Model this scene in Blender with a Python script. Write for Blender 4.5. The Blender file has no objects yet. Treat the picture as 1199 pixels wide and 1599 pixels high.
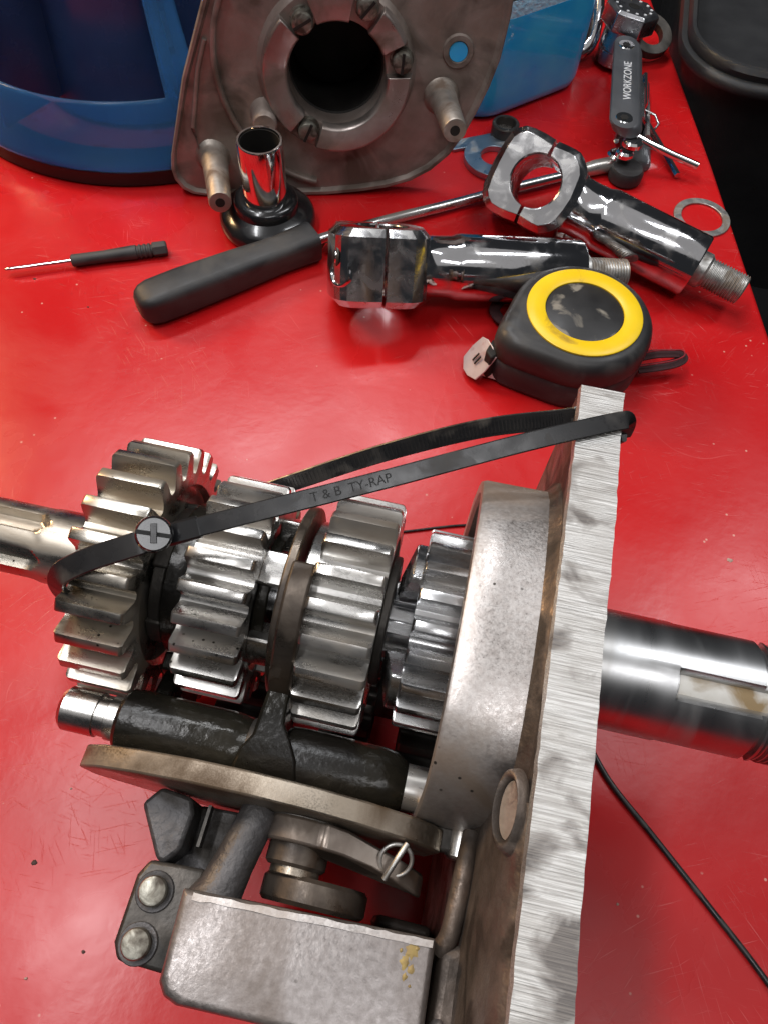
import bpy, math, random
from math import pi, sin, cos, radians, sqrt, atan2
from mathutils import Vector, Matrix
random.seed(7)
SC = bpy.context.scene
COL = SC.collection
MM = 0.001

# ------------------------------------------------------------------ camera
PITCH, ROLL, HCAM, FPX = radians(61), radians(5), 0.300, 1150.0
cd = bpy.data.cameras.new('camera')
cam = bpy.data.objects.new('camera', cd); COL.objects.link(cam)
cd.sensor_fit = 'VERTICAL'; cd.sensor_height = 24.0; cd.lens = FPX / 1599.0 * 24.0
cd.clip_start = 0.01; cd.clip_end = 50
F = Vector((0, cos(PITCH), -sin(PITCH))); R0 = Vector((1, 0, 0)); U0 = R0.cross(F)
R1 = cos(ROLL) * R0 + sin(ROLL) * U0; U1 = -sin(ROLL) * R0 + cos(ROLL) * U0
cam.matrix_world = Matrix(((R1.x, U1.x, -F.x, 0), (R1.y, U1.y, -F.y, 0), (R1.z, U1.z, -F.z, HCAM), (0, 0, 0, 1)))
SC.camera = cam

# ------------------------------------------------------------------ light: dim workshop, ceiling tubes
w = bpy.data.worlds.new('World'); SC.world = w; w.use_nodes = True
bg = w.node_tree.nodes['Background']; bg.inputs[0].default_value = (0.80, 0.84, 0.92, 1); bg.inputs[1].default_value = 0.035
def area(name, loc, target, sx, sy, power, col):
    l = bpy.data.lights.new(name, 'AREA'); l.shape = 'RECTANGLE'; l.size = sx; l.size_y = sy; l.energy = power; l.color = col
    o = bpy.data.objects.new(name, l); COL.objects.link(o); o.location = loc
    o.rotation_euler = (Vector(target) - Vector(loc)).to_track_quat('-Z', 'Y').to_euler()
    return o
area('ceiling_panel', (0.05, 0.05, 1.70), (0.05, 0.12, 0), 3.0, 2.4, 9.0, (1.0, 0.97, 0.95))
area('ceiling_tube', (-0.50, 0.16, 1.35), (-0.05, 0.12, 0), 0.75, 0.10, 9.0, (0.98, 0.98, 1.0))
area('ceiling_tube_far', (-0.30, 0.98, 1.35), (0, 0.25, 0), 0.85, 0.10, 10.0, (0.95, 0.97, 1.0))
area('fill_right', (0.75, 0.62, 1.35), (0.05, 0.15, 0), 0.10, 0.7, 5.5, (0.95, 0.97, 1.0))  # added fill for the right side, no known fixture
area('sheen_lamp_near', (0.24, -0.40, 1.35), (0.03, 0.05, 0), 0.7, 0.14, 3.4, (0.98, 0.98, 1.0))  # added weak lamp, placed to give the tie strap its grey sheen
area('warm_lamp', (-0.85, 0.62, 0.62), (-0.05, 0.08, 0.08), 0.22, 0.22, 7.0, (1.0, 0.64, 0.32))
SC.view_settings.view_transform = 'Standard'; SC.view_settings.look = 'None'
SC.view_settings.gamma = 1; SC.view_settings.use_curve_mapping = False; SC.view_settings.exposure = -0.1
SC.cycles.max_bounces = 10; SC.cycles.transmission_bounces = 10; SC.cycles.glossy_bounces = 5

# ------------------------------------------------------------------ materials
def mat(name, c1, c2=None, c3=None, rough=0.4, rough2=None, metal=0.0, scale=60, grime=0.62, gscale=25, gmetal=None,
        bump=0.0, bscale=400, stretch=(1, 1, 1), spec=0.5, coat=0.0, trans=0.0, ior=1.45, soft=0.08, detail=6, speck=0.0, micro=0.0, grough=0.62):
    m = bpy.data.materials.new(name); m.use_nodes = True
    nt = m.node_tree; N = nt.nodes; L = nt.links; b = N['Principled BSDF']
    c2 = c2 or c1
    tc = N.new('ShaderNodeTexCoord'); mp = N.new('ShaderNodeMapping'); mp.inputs['Scale'].default_value = stretch
    L.new(tc.outputs['Object'], mp.inputs[0])
    def noise(s, d=detail, dist=0.0):
        n = N.new('ShaderNodeTexNoise'); n.inputs['Scale'].default_value = s; n.inputs['Detail'].default_value = d
        n.inputs['Distortion'].default_value = dist; L.new(mp.outputs[0], n.inputs['Vector']); return n.outputs[0]
    def ramp(src, lo, hi):
        r = N.new('ShaderNodeMapRange'); r.inputs[1].default_value = lo; r.inputs[2].default_value = hi
        L.new(src, r.inputs[0]); return r.outputs[0]
    def mix(fac, a, bb):
        x = N.new('ShaderNodeMix'); x.data_type = 'RGBA'; L.new(fac, x.inputs[0])
        for s, i in ((a, 6), (bb, 7)):
            if isinstance(s, tuple): x.inputs[i].default_value = (*s, 1)
            else: L.new(s, x.inputs[i])
        return x.outputs[2]
    f1 = ramp(noise(scale), 0.35, 0.65)
    col = mix(f1, c1, c2)
    rr = N.new('ShaderNodeMapRange'); rr.inputs[3].default_value = rough; rr.inputs[4].default_value = rough2 if rough2 is not None else rough
    L.new(ramp(noise(scale * 1.7), 0.3, 0.7), rr.inputs[0]); rsock = rr.outputs[0]
    b.inputs['Metallic'].default_value = metal
    if c3:
        grime -= .075
        g = ramp(noise(gscale, 8, 0.6), grime - soft, grime + soft)
        col = mix(g, col, c3)
        mx = N.new('ShaderNodeMix'); mx.data_type = 'FLOAT'; L.new(g, mx.inputs[0]); L.new(rsock, mx.inputs[2]); mx.inputs[3].default_value = grough
        rsock = mx.outputs[0]
        mm = N.new('ShaderNodeMapRange'); mm.inputs[3].default_value = metal; mm.inputs[4].default_value = metal * 0.35 if gmetal is None else gmetal
        L.new(g, mm.inputs[0]); L.new(mm.outputs[0], b.inputs['Metallic'])
    if speck:
        v = N.new('ShaderNodeTexVoronoi'); v.inputs['Scale'].default_value = 330; L.new(tc.outputs['Object'], v.inputs['Vector'])
        a = ramp(v.outputs['Distance'], 0.16, 0.10)
        bsp = N.new('ShaderNodeMath'); bsp.operation = 'MULTIPLY'; L.new(a, bsp.inputs[0]); L.new(ramp(noise(60, 3), 0.60 - speck, 0.66 - speck), bsp.inputs[1])
        col = mix(bsp.outputs[0], col, (0.03, 0.025, 0.02))
    L.new(col, b.inputs['Base Color']); L.new(rsock, b.inputs['Roughness'])
    b.inputs['Specular IOR Level'].default_value = spec; b.inputs['Coat Weight'].default_value = coat
    b.inputs['Transmission Weight'].default_value = trans; b.inputs['IOR'].default_value = ior
    if micro:
        nm = ramp(noise(2600, 3), .35, .65)
        q1 = N.new('ShaderNodeMapRange'); q1.inputs[3].default_value = -micro; q1.inputs[4].default_value = micro; L.new(nm, q1.inputs[0])
        q2 = N.new('ShaderNodeMath'); q2.operation = 'ADD'; q2.use_clamp = True; L.new(rsock, q2.inputs[0]); L.new(q1.outputs[0], q2.inputs[1]); rsock = q2.outputs[0]
        L.new(rsock, b.inputs['Roughness'])
    if bump:
        bp = N.new('ShaderNodeBump'); bp.inputs['Strength'].default_value = 1.0; bp.inputs['Distance'].default_value = bump * MM
        L.new(noise(bscale, 4), bp.inputs['Height']); L.new(bp.outputs[0], b.inputs['Normal'])
    return m

M = {}
M['steel'] = mat('worn_steel', (.54, .53, .51), (.45, .435, .415), (.24, .20, .15), .22, .34, 1.0, 120, .70, 70, bump=.012, bscale=900, speck=.03, micro=.03, stretch=(.4, 1, 1), grough=.38, soft=.14, detail=4)
M['steel_warm'] = mat('bronzed_steel', (.53, .50, .45), (.43, .395, .34), (.22, .17, .11), .22, .35, 1.0, 120, .69, 70, bump=.015, bscale=800, speck=.04, micro=.03, stretch=(.4, 1, 1), grough=.38, soft=.14, detail=4)
M['shaft'] = mat('turned_shaft', (.52, .52, .52), (.43, .43, .43), (.20, .17, .12), .26, .38, 1.0, 60, .66, 34, bump=.012, bscale=1300, stretch=(1, .15, .15), grough=.42, soft=.12)
M['steel_bright'] = mat('ground_steel', (.60, .60, .60), (.50, .50, .51), (.22, .19, .15), .18, .30, 1.0, 100, .72, 70, bump=.010, bscale=900, stretch=(.3, 1, 1), micro=.02, grough=.36, soft=.14, detail=4)
M['oily_shaded'] = mat('oily_shaded_steel', (.010, .009, .007), (.022, .019, .013), (.006, .005, .004), .12, .26, .2, 70, .6, 30, bump=.22, bscale=420, grough=.3, spec=.4)  # black oil on the barrels; also paints the shade between the gears
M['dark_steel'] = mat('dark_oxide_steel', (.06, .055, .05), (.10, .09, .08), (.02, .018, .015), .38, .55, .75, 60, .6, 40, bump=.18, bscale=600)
M['cast_dark'] = mat('rough_dark_casting', (.060, .058, .060), (.10, .095, .095), (.025, .02, .015), .45, .6, .6, 70, .62, 50, bump=.45, bscale=520)
M['fork'] = mat('brown_oxide_fork', (.17, .14, .115), (.11, .09, .072), (.045, .034, .026), .26, .42, .95, 90, .62, 60, bump=.08, bscale=500, micro=.05, grough=.45)
M['lever'] = mat('grey_brown_lever', (.30, .26, .225), (.20, .165, .14), (.08, .06, .045), .30, .46, .95, 80, .62, 50, bump=.06, bscale=500)
M['cam'] = mat('stained_cam_plate', (.40, .35, .29), (.25, .21, .165), (.09, .062, .038), .30, .48, 1.0, 60, .62, 38, bump=.06, bscale=500, micro=.10)
M['alu_cast'] = mat('machined_cast_aluminium', (.47, .44, .42), (.385, .35, .33), (.20, .155, .12), .30, .44, .92, 700, .65, 30, bump=.035, bscale=1200, speck=.03, micro=.05, soft=.13)
M['alu_brown'] = mat('grimy_cast_aluminium', (.20, .16, .135), (.115, .09, .073), (.035, .026, .02), .36, .58, .75, 90, .585, 70, bump=.45, bscale=300, micro=.08)
M['block'] = mat('smooth_grey_casting', (.31, .285, .275), (.235, .212, .202), (.11, .083, .065), .33, .48, .9, 600, .635, 30, bump=.10, bscale=900, speck=.03, micro=.05, soft=.13)
M['cover'] = mat('oxidised_cast_cover', (.33, .28, .25), (.235, .19, .165), (.10, .075, .06), .44, .60, .6, 60, .64, 34, bump=.14, bscale=420, micro=.05)
M['cover_light'] = mat('machined_cover_ring', (.42, .37, .345), (.29, .245, .22), (.13, .095, .07), .32, .5, .88, 55, .64, 34, bump=.08, bscale=500, micro=.10)
M['post'] = mat('pale_cast_post', (.42, .38, .34), (.30, .265, .23), (.14, .10, .075), .42, .55, .85, 90, .66, 60, bump=.15, bscale=500)
M['chrome'] = mat('pitted_chrome', (.66, .66, .68), (.58, .58, .60), (.44, .43, .42), .05, .10, 1.0, 50, .665, 110, gmetal=.95, bump=.015, bscale=500, soft=.10, grough=.27)
M['chrome_worn'] = mat('hazed_worn_chrome', (.62, .62, .64), (.54, .54, .56), (.52, .51, .50), .06, .13, 1.0, 60, .60, 110, gmetal=.97, bump=.03, bscale=350, soft=.12, grough=.32)
M['chrome_clean'] = mat('bright_chrome', (.82, .82, .82), (.76, .76, .76), None, .05, .09, 1.0)
M['zinc'] = mat('dull_zinc_thread', (.55, .54, .52), (.38, .37, .35), (.2, .17, .14), .35, .5, .95, 200, .62, 120)
M['zinc_blue'] = mat('blued_washer', (.42, .52, .62), (.30, .38, .46), (.3, .25, .2), .25, .4, .95, 60, .7, 60)
M['rubber'] = mat('black_rubber_grip', (.020, .020, .021), (.030, .030, .031), (.045, .044, .043), .42, .56, 0, 60, .66, 40, gmetal=0, bump=.05, bscale=900)
M['black_gloss'] = mat('glossy_black_plastic', (.010, .010, .011), (.014, .014, .015), None, .14, .26, 0, 60, coat=.3)
M['black_plastic'] = mat('satin_black_plastic', (.018, .018, .019), (.028, .027, .027), (.05, .048, .045), .36, .5, 0, 50, .68, 60, gmetal=0, bump=.03, bscale=1200)
M['tie'] = mat('black_nylon', (.014, .014, .015), (.022, .021, .021), (.05, .045, .04), .20, .34, 0, 120, .70, 90, gmetal=0)
M['tie_engrave'] = mat('engraved_nylon', (.004, .004, .004), None, None, .6)
M['yellow'] = mat('yellow_plastic', (.80, .56, .012), (.75, .50, .01), (.35, .22, .02), .30, .42, 0, 60, .74, 55, gmetal=0, soft=.05)
M['tape_label'] = mat('worn_black_label', (.012, .012, .013), (.022, .022, .023), (.20, .185, .155), .35, .5, 0, 60, .675, 62, gmetal=0, soft=.03)
M['red_loop'] = mat('black_red_webbing', (.03, .012, .013), (.05, .012, .014), None, .8, .9, 0, 900)
M['red_trim'] = mat('red_webbing_edge', (.30, .02, .03), (.2, .015, .02), None, .8, .9, 0, 900)
M['grey_plastic'] = mat('grey_anodised_side', (.14, .145, .155), (.11, .115, .125), None, .40, .5, .6, 60)
M['white_print'] = mat('white_print', (.75, .75, .75), None, None, .5)
M['brass'] = mat('tarnished_brass', (.42, .32, .16), (.30, .22, .11), (.1, .08, .05), .25, .4, 1.0, 150)
M['fitting'] = mat('brushed_fitting', (.52, .52, .54), (.42, .42, .44), None, .22, .36, 1.0, 60)
M['slot'] = mat('pale_greasy_slot', (.62, .60, .56), (.52, .49, .43), (.26, .18, .09), .45, .6, .35, 120, .60, 80, gmetal=.2)
M['hole_dark'] = mat('shaded_hole', (.012, .011, .010), (.022, .02, .018), None, .6, .7, .3)  # near-black colour stands for the shade inside holes and recesses
M['bolt'] = mat('dull_bolt_head', (.30, .29, .25), (.19, .18, .15), (.05, .04, .03), .36, .55, .9, 260, .60, 200, bump=.14, bscale=700)
M['tub'] = mat('black_tub_plastic', (.016, .016, .017), (.024, .024, .025), None, .5, .62, 0, 30, bump=.1, bscale=500)
M['floor'] = mat('dark_floor', (.010, .010, .011), (.016, .016, .017), None, .8, .9, 0, 8)
M['black_rim'] = mat('black_base_ring', (.008, .006, .006), (.014, .010, .010), None, .4, .5, 0, 30)
M['blue_trans'] = mat('translucent_blue_plastic', (.10, .38, .84), (.16, .48, .90), None, .10, .22, 0, 14, trans=.86, ior=1.15)
M['blue_inner'] = mat('dark_blue_core', (.02, .04, .11), (.03, .055, .14), None, .2, .3, 0, 30)
M['liquid'] = mat('blue_liquid', (.02, .46, .98), (.07, .60, 1.0), None, .04, .08, 0, 40, trans=.22, ior=1.33, coat=.3)
M['bottle'] = mat('clear_bottle_plastic', (.93, .98, 1.0), None, None, .03, .05, 0, trans=1.0, ior=1.12)
M['foam'] = mat('blue_foam', (.30, .62, .85), (.5, .78, .95), None, .5, .6, 0, 300, bump=1.0, bscale=500)
M['tape_steel'] = mat('tape_hook_steel', (.72, .66, .64), (.62, .54, .52), (.5, .28, .26), .28, .38, .35, 120, .68, 90, gmetal=.3, grough=.4)  # pinkish tone and red patches imitate the bench reflected in the steel
M['chip'] = mat('dust_chip', (.45, .35, .3), (.3, .2, .15), None, .8)
M['dark_chip'] = mat('dark_chip', (.06, .03, .025), None, None, .7)
M['stain'] = mat('yellow_residue', (.34, .25, .08), (.24, .17, .07), None, .5, .6, .3, 300, bump=.2)

# sawn aluminium edge: saw lines run across the plate's thickness
def sawn():
    m = mat('sawn_aluminium_edge', (.62, .61, .59), (.52, .505, .48), (.14, .13, .125), .40, .54, .85, 130, .645, 95, stretch=(.7, 1, 1), soft=.06)
    nt = m.node_tree; N = nt.nodes; L = nt.links; b = N['Principled BSDF']
    tc = N.new('ShaderNodeTexCoord'); mp = N.new('ShaderNodeMapping'); mp.inputs['Scale'].default_value = (.022, 1, 1); mp.inputs['Rotation'].default_value = (0, 0, .06)
    L.new(tc.outputs['Object'], mp.inputs[0])
    n = N.new('ShaderNodeTexNoise'); n.inputs['Scale'].default_value = 2400; n.inputs['Detail'].default_value = 4; L.new(mp.outputs[0], n.inputs['Vector'])
    bp = N.new('ShaderNodeBump'); bp.inputs['Distance'].default_value = .0003; bp.inputs['Strength'].default_value = .9
    L.new(n.outputs[0], bp.inputs['Height']); L.new(bp.outputs[0], b.inputs['Normal'])
    src = b.inputs['Base Color'].links[0].from_socket
    n2 = N.new('ShaderNodeTexNoise'); n2.inputs['Scale'].default_value = 2600; n2.inputs['Detail'].default_value = 6; L.new(mp.outputs[0], n2.inputs['Vector'])
    r = N.new('ShaderNodeMapRange'); r.inputs[1].default_value = .42; r.inputs[2].default_value = .56; r.inputs[3].default_value = .55; r.inputs[4].default_value = 0.0; L.new(n2.outputs[0], r.inputs[0])
    x = N.new('ShaderNodeMix'); x.data_type = 'RGBA'; L.new(r.outputs[0], x.inputs[0]); L.new(src, x.inputs[6]); x.inputs[7].default_value = (.27, .25, .23, 1); L.new(x.outputs[2], b.inputs['Base Color'])
    return m
M['sawn'] = sawn()

# red painted bench with scratches
def red_paint():
    m = bpy.data.materials.new('scratched_red_paint'); m.use_nodes = True
    nt = m.node_tree; N = nt.nodes; L = nt.links; b = N['Principled BSDF']
    tc = N.new('ShaderNodeTexCoord')
    def mapped(sc, rot):
        m0 = N.new('ShaderNodeMapping'); m0.inputs['Rotation'].default_value = (0, 0, rot); L.new(tc.outputs['Object'], m0.inputs[0])
        mp = N.new('ShaderNodeMapping'); mp.inputs['Scale'].default_value = sc; L.new(m0.outputs[0], mp.inputs[0]); return mp.outputs[0]
    def noise(vec, s, d=5, dist=0):
        n = N.new('ShaderNodeTexNoise'); n.inputs['Scale'].default_value = s; n.inputs['Detail'].default_value = d; n.inputs['Distortion'].default_value = dist; L.new(vec, n.inputs['Vector']); return n.outputs[0]
    def rng(src, a, c, lo=0., hi=1.):
        r = N.new('ShaderNodeMapRange'); r.inputs[1].default_value = a; r.inputs[2].default_value = c; r.inputs[3].default_value = lo; r.inputs[4].default_value = hi; L.new(src, r.inputs[0]); return r.outputs[0]
    def math2(op, a, c):
        x = N.new('ShaderNodeMath'); x.operation = op
        for i, s in enumerate((a, c)):
            if isinstance(s, (int, float)): x.inputs[i].default_value = s
            else: L.new(s, x.inputs[i])
        return x.outputs[0]
    plain = mapped((1, 1, 1), 0)
    tot = None
    for i, (rot, sx, s, msk) in enumerate(((.35, .022, 1900, 9), (-.28, .020, 2100, 11), (.95, .026, 1700, 8), (-.9, .022, 2000, 13), (1.35, .018, 2200, 7), (-.5, .026, 1800, 10), (.1, .03, 2200, 15))):
        v = mapped((sx, 1, 1), rot)
        n = noise(v, s, 2, .3)
        line = rng(n, .675, .72)
        mk = rng(noise(plain, msk + i, 3), .53, .66)
        x = math2('MULTIPLY', line, mk)
        tot = x if tot is None else math2('MAXIMUM', tot, x)
    # curved hairlines from the edges of large distorted cells
    vo = N.new('ShaderNodeTexVoronoi'); vo.feature = 'DISTANCE_TO_EDGE'; vo.inputs['Scale'].default_value = 15
    nz = N.new('ShaderNodeTexNoise'); nz.inputs['Scale'].default_value = 9; L.new(plain, nz.inputs['Vector'])
    ad = N.new('ShaderNodeMix'); ad.data_type = 'RGBA'; ad.inputs[0].default_value = .22; L.new(plain, ad.inputs[6]); L.new(nz.outputs[1], ad.inputs[7]); L.new(ad.outputs[2], vo.inputs['Vector'])
    hair = math2('MULTIPLY', rng(vo.outputs['Distance'], .006, .002), rng(noise(plain, 21, 3), .55, .66))
    tot = math2('MAXIMUM', tot, math2('MULTIPLY', hair, .25))
    # specks
    vs = N.new('ShaderNodeTexVoronoi'); vs.inputs['Scale'].default_value = 110; L.new(plain, vs.inputs['Vector'])
    sp = math2('MULTIPLY', rng(vs.outputs['Distance'], .075, .045), rng(noise(plain, 33, 2), .55, .58))
    def mix(f, a, c):
        x = N.new('ShaderNodeMix'); x.data_type = 'RGBA'; L.new(f, x.inputs[0])
        for s, i in ((a, 6), (c, 7)):
            if isinstance(s, tuple): x.inputs[i].default_value = (*s, 1)
            else: L.new(s, x.inputs[i])
        return x.outputs[2]
    col = mix(rng(noise(plain, 6, 6, .4), .35, .65), (.44, .006, .008), (.51, .009, .010))
    haze = math2('MULTIPLY', rng(noise(plain, 14, 8, 1.0), .52, .75), .09)
    col = mix(haze, col, (.62, .10, .10))
    col = mix(math2('MULTIPLY', tot, .36), col, (.76, .28, .26))
    col = mix(math2('MULTIPLY', sp, .8), col, (.62, .32, .26))
    b.inputs['Specular IOR Level'].default_value = .42
    L.new(col, b.inputs['Base Color'])
    r = rng(noise(plain, 20, 7, .5), .3, .7, .21, .36)
    r = math2('ADD', r, math2('MULTIPLY', tot, .2))
    L.new(r, b.inputs['Roughness'])
    bp = N.new('ShaderNodeBump'); bp.inputs['Distance'].default_value = .00025; bp.inputs['Strength'].default_value = .6
    hgt = math2('SUBTRACT', math2('MULTIPLY', noise(plain, 160, 3), .5), math2('MULTIPLY', tot, .3))
    L.new(hgt, bp.inputs['Height']); L.new(bp.outputs[0], b.inputs['Normal'])
    return m
M['red'] = red_paint()

# ------------------------------------------------------------------ mesh building (all lengths in millimetres)
class MB:
    def __init__(s): s.v = []; s.f = []
    def add(s, vs, fs):
        o = len(s.v); s.v += [tuple(p) for p in vs]; s.f += [tuple(i + o for i in f) for f in fs]; return s
    def box(s, x0, x1, y0, y1, z0, z1):
        return s.add([(x, y, z) for z in (z0, z1) for y in (y0, y1) for x in (x0, x1)],
                     [(0, 2, 3, 1), (4, 5, 7, 6), (0, 1, 5, 4), (2, 6, 7, 3), (0, 4, 6, 2), (1, 3, 7, 5)])
    def loft(s, rings, cap=True, closed=True):
        n = len(rings[0]); vs = [p for r in rings for p in r]; fs = []
        for i in range(len(rings) - 1):
            for j in range(n if closed else n - 1):
                k = (j + 1) % n; fs.append((i * n + j, i * n + k, (i + 1) * n + k, (i + 1) * n + j))
        if cap: fs.append(tuple(range(n - 1, -1, -1))); fs.append(tuple((len(rings) - 1) * n + j for j in range(n)))
        return s.add(vs, fs)
    def rod(s, a, b, prof, n=24, cap=True, phase=0.0):
        """surface of revolution from a to b; prof = [(t along, radius)] with t in mm from a"""
        a = Vector(a); b = Vector(b); d = (b - a).normalized()
        h = Vector((0, 0, 1)) if abs(d.z) < .9 else Vector((1, 0, 0))
        x = d.cross(h).normalized(); y = d.cross(x)
        rings = [[a + d * t + (x * cos(2 * pi * i / n + phase) + y * sin(2 * pi * i / n + phase)) * r for i in range(n)] for t, r in prof]
        return s.loft(rings, cap)
    def cyl(s, a, b, r, n=24, ch=0.0):
        L = (Vector(b) - Vector(a)).length
        pr = [(0, r), (L, r)] if not ch else [(0, r - ch), (ch, r), (L - ch, r), (L, r - ch)]
        return s.rod(a, b, pr, n)
    def tube(s, pts, r, n=10, cap=True, flat=None, up=(0, 0, 1)):
        """sweep a round (or flat = (width, thickness)) section along points"""
        P = [Vector(p) for p in pts]; rings = []; U = Vector(up)
        for i, p in enumerate(P):
            d = (P[min(i + 1, len(P) - 1)] - P[max(i - 1, 0)]).normalized()
            ux = d.cross(U if not isinstance(up, list) else Vector(up[i]))
            if ux.length < 1e-5: ux = d.cross(Vector((1, 0, 0)))
            ux.normalize(); uy = ux.cross(d)
            if flat:
                a, b = flat[0] / 2, flat[1] / 2; c = min(a, b) * .45
                sec = [(-a, -b + c), (-a + c, -b), (a - c, -b), (a, -b + c), (a, b - c), (a - c, b), (-a + c, b), (-a, b - c)]
                rings.append([p + ux * q[0] + uy * q[1] for q in sec])
            else:
                rr = r[i] if isinstance(r, (list, tuple)) else r
                rings.append([p + (ux * cos(2 * pi * k / n) + uy * sin(2 * pi * k / n)) * rr for k in range(n)])
        return s.loft(rings, cap)
    def prism(s, poly, axis, lo, hi):
        """poly of 2D points in the plane normal to axis ('x','y','z'), extruded lo..hi"""
        def P(a, b, h): return {'x': (h, a, b), 'y': (a, h, b), 'z': (a, b, h)}[axis]
        return s.loft([[P(a, b, lo) for a, b in poly], [P(a, b, hi) for a, b in poly]])
    def build(s, name, m, parent=None, sm=35, bevel=0.0, seg=2, solid=0.0, sub=0, loc=None):
        me = bpy.data.meshes.new(name); me.from_pydata([(x * MM, y * MM, z * MM) for x, y, z in s.v], [], s.f)
        import bmesh
        bm = bmesh.new(); bm.from_mesh(me); bmesh.ops.recalc_face_normals(bm, faces=bm.faces); bm.to_mesh(me); bm.free()
        o = bpy.data.objects.new(name, me); COL.objects.link(o); me.materials.append(M[m] if isinstance(m, str) else m)
        if parent: o.parent = parent
        if sm: me.shade_smooth(); me.set_sharp_from_angle(angle=radians(sm))
        if solid: q = o.modifiers.new('thick', 'SOLIDIFY'); q.thickness = solid * MM; q.offset = -1
        if bevel:
            q = o.modifiers.new('edge', 'BEVEL'); q.width = bevel * MM; q.segments = seg; q.limit_method = 'ANGLE'; q.angle_limit = radians(32); q.harden_normals = False
        if sub: q = o.modifiers.new('sub', 'SUBSURF'); q.levels = sub; q.render_levels = sub
        if loc: o.location = [c * MM for c in loc]
        return o
def tag(o, label, cat, group=None):
    o['label'] = label; o['category'] = cat
    if group: o['group'] = group
    return o
def thing(name, label, cat, loc=(0, 0, 0), rot=(0, 0, 0), group=None):
    e = bpy.data.objects.new(name, None); COL.objects.link(e); e.empty_display_size = .01
    e.location = [c * MM for c in loc]; e.rotation_euler = rot
    return tag(e, label, cat, group)
def struct(o): o['kind'] = 'structure'; return o
def text(string, size, extrude, name, m, parent, mtx):
    cu = bpy.data.curves.new(name, 'FONT'); cu.body = string; cu.size = size * MM; cu.extrude = extrude * MM; cu.align_x = 'CENTER'; cu.align_y = 'CENTER'
    t = bpy.data.objects.new(name + '_tmp', cu); COL.objects.link(t)
    bpy.context.view_layer.update()
    me = bpy.data.meshes.new_from_object(t.evaluated_get(bpy.context.evaluated_depsgraph_get()))
    bpy.data.objects.remove(t); bpy.data.curves.remove(cu)
    me.name = name; me.materials.clear(); me.materials.append(M[m]); me.transform(mtx)
    o = bpy.data.objects.new(name, me); COL.objects.link(o); o.parent = parent
    return o
def circ(cx, cy, r, n=32, a0=0, a1=2 * pi, end=False):
    k = n - 1 if end else n
    return [(cx + r * cos(a0 + (a1 - a0) * i / k), cy + r * sin(a0 + (a1 - a0) * i / k)) for i in range(n)]
def smooth_path(pts, n=8):
    P = [Vector(p) for p in pts]; out = []
    for i in range(len(P) - 1):
        p0 = P[max(i - 1, 0)]; p1 = P[i]; p2 = P[i + 1]; p3 = P[min(i + 2, len(P) - 1)]
        for k in range(n):
            t = k / n
            out.append(.5 * ((2 * p1) + (p2 - p0) * t + (2 * p0 - 5 * p1 + 4 * p2 - p3) * t * t + (3 * p1 - p0 - 3 * p2 + p3) * t ** 3))
    out.append(P[-1]); return out

# ================================================================== SETTING
def ex(y): return 178 + (588 - y) * .098 - max(0, 443 - y) * .02      # right edge of the bench (x at a given y)
b = MB(); poly = [(-900, -500), (ex(-500), -500), (ex(312), 312), (ex(443), 443), (ex(588), 588), (ex(1100), 1100), (-900, 1100)]
b.prism(poly, 'z', -38, 0)
struct(b.build('workbench_top', 'red', bevel=2.5, seg=3))
b = MB(); b.box(-3000, 3000, -1500, 4000, -860, -850); struct(b.build('floor', 'floor', sm=0))
b = MB(); b.prism([(176, 700), (300, 700), (262, 600), (208, 470), (176, 470)], 'z', -130, -60)
tag(b.build('lower_ledge', 'red', bevel=2), 'dark red lower ledge showing beside the bench edge under the black tub', 'ledge')

# black tub standing beyond the bench corner
t = thing('plastic_tub', 'black plastic tub with a rounded rim beyond the bench corner', 'tub', (0, 0, -160))
def rrect(x0, x1, y0, y1, r, n=10, skew=0.0):
    out = []
    for cx, cy, a in ((x1 - r, y1 - r, 0), (x0 + r, y1 - r, pi / 2), (x0 + r, y0 + r, pi), (x1 - r, y0 + r, 1.5 * pi)):
        out += [(cx + r * cos(a + i * pi / 2 / n), cy + r * sin(a + i * pi / 2 / n)) for i in range(n + 1)]
    c, s_ = cos(skew), sin(skew); ox, oy = x0, y0
    return [(ox + (x - ox) * c - (y - oy) * s_, oy + (x - ox) * s_ + (y - oy) * c) for x, y in out]
def tubring(off, z): return [(x, y, z) for x, y in rrect(171 - off, 620 + off, 502 - off, 980 + off, 46 + off, 10, -.16)]
b = MB(); b.loft([tubring(-30, 0), tubring(-8, 150), tubring(0, 186), tubring(1, 190), tubring(-1, 193), tubring(-4, 193), tubring(-7, 189), tubring(-12, 160), tubring(-34, 120)], cap=True)
b.build('tub_shell', 'tub', t, sm=50)
b = MB(); b.loft([tubring(4, 178), tubring(5.5, 181), tubring(4, 185), tubring(-2, 186), tubring(-2, 178)], cap=False); b.build('rim_bead', 'tub', t, sm=60)

# ================================================================== GEARBOX
YAW = radians(7.9627)
G = thing('gearbox_assembly', 'open gearbox: steel gears on shafts, fork and aluminium end plate standing on the bench', 'gearbox', (-77.60, 88.89, 0), (0, 0, -YAW))
ZA = 95.0
def gl(u, v, w): return (u, v, w + ZA)

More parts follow.
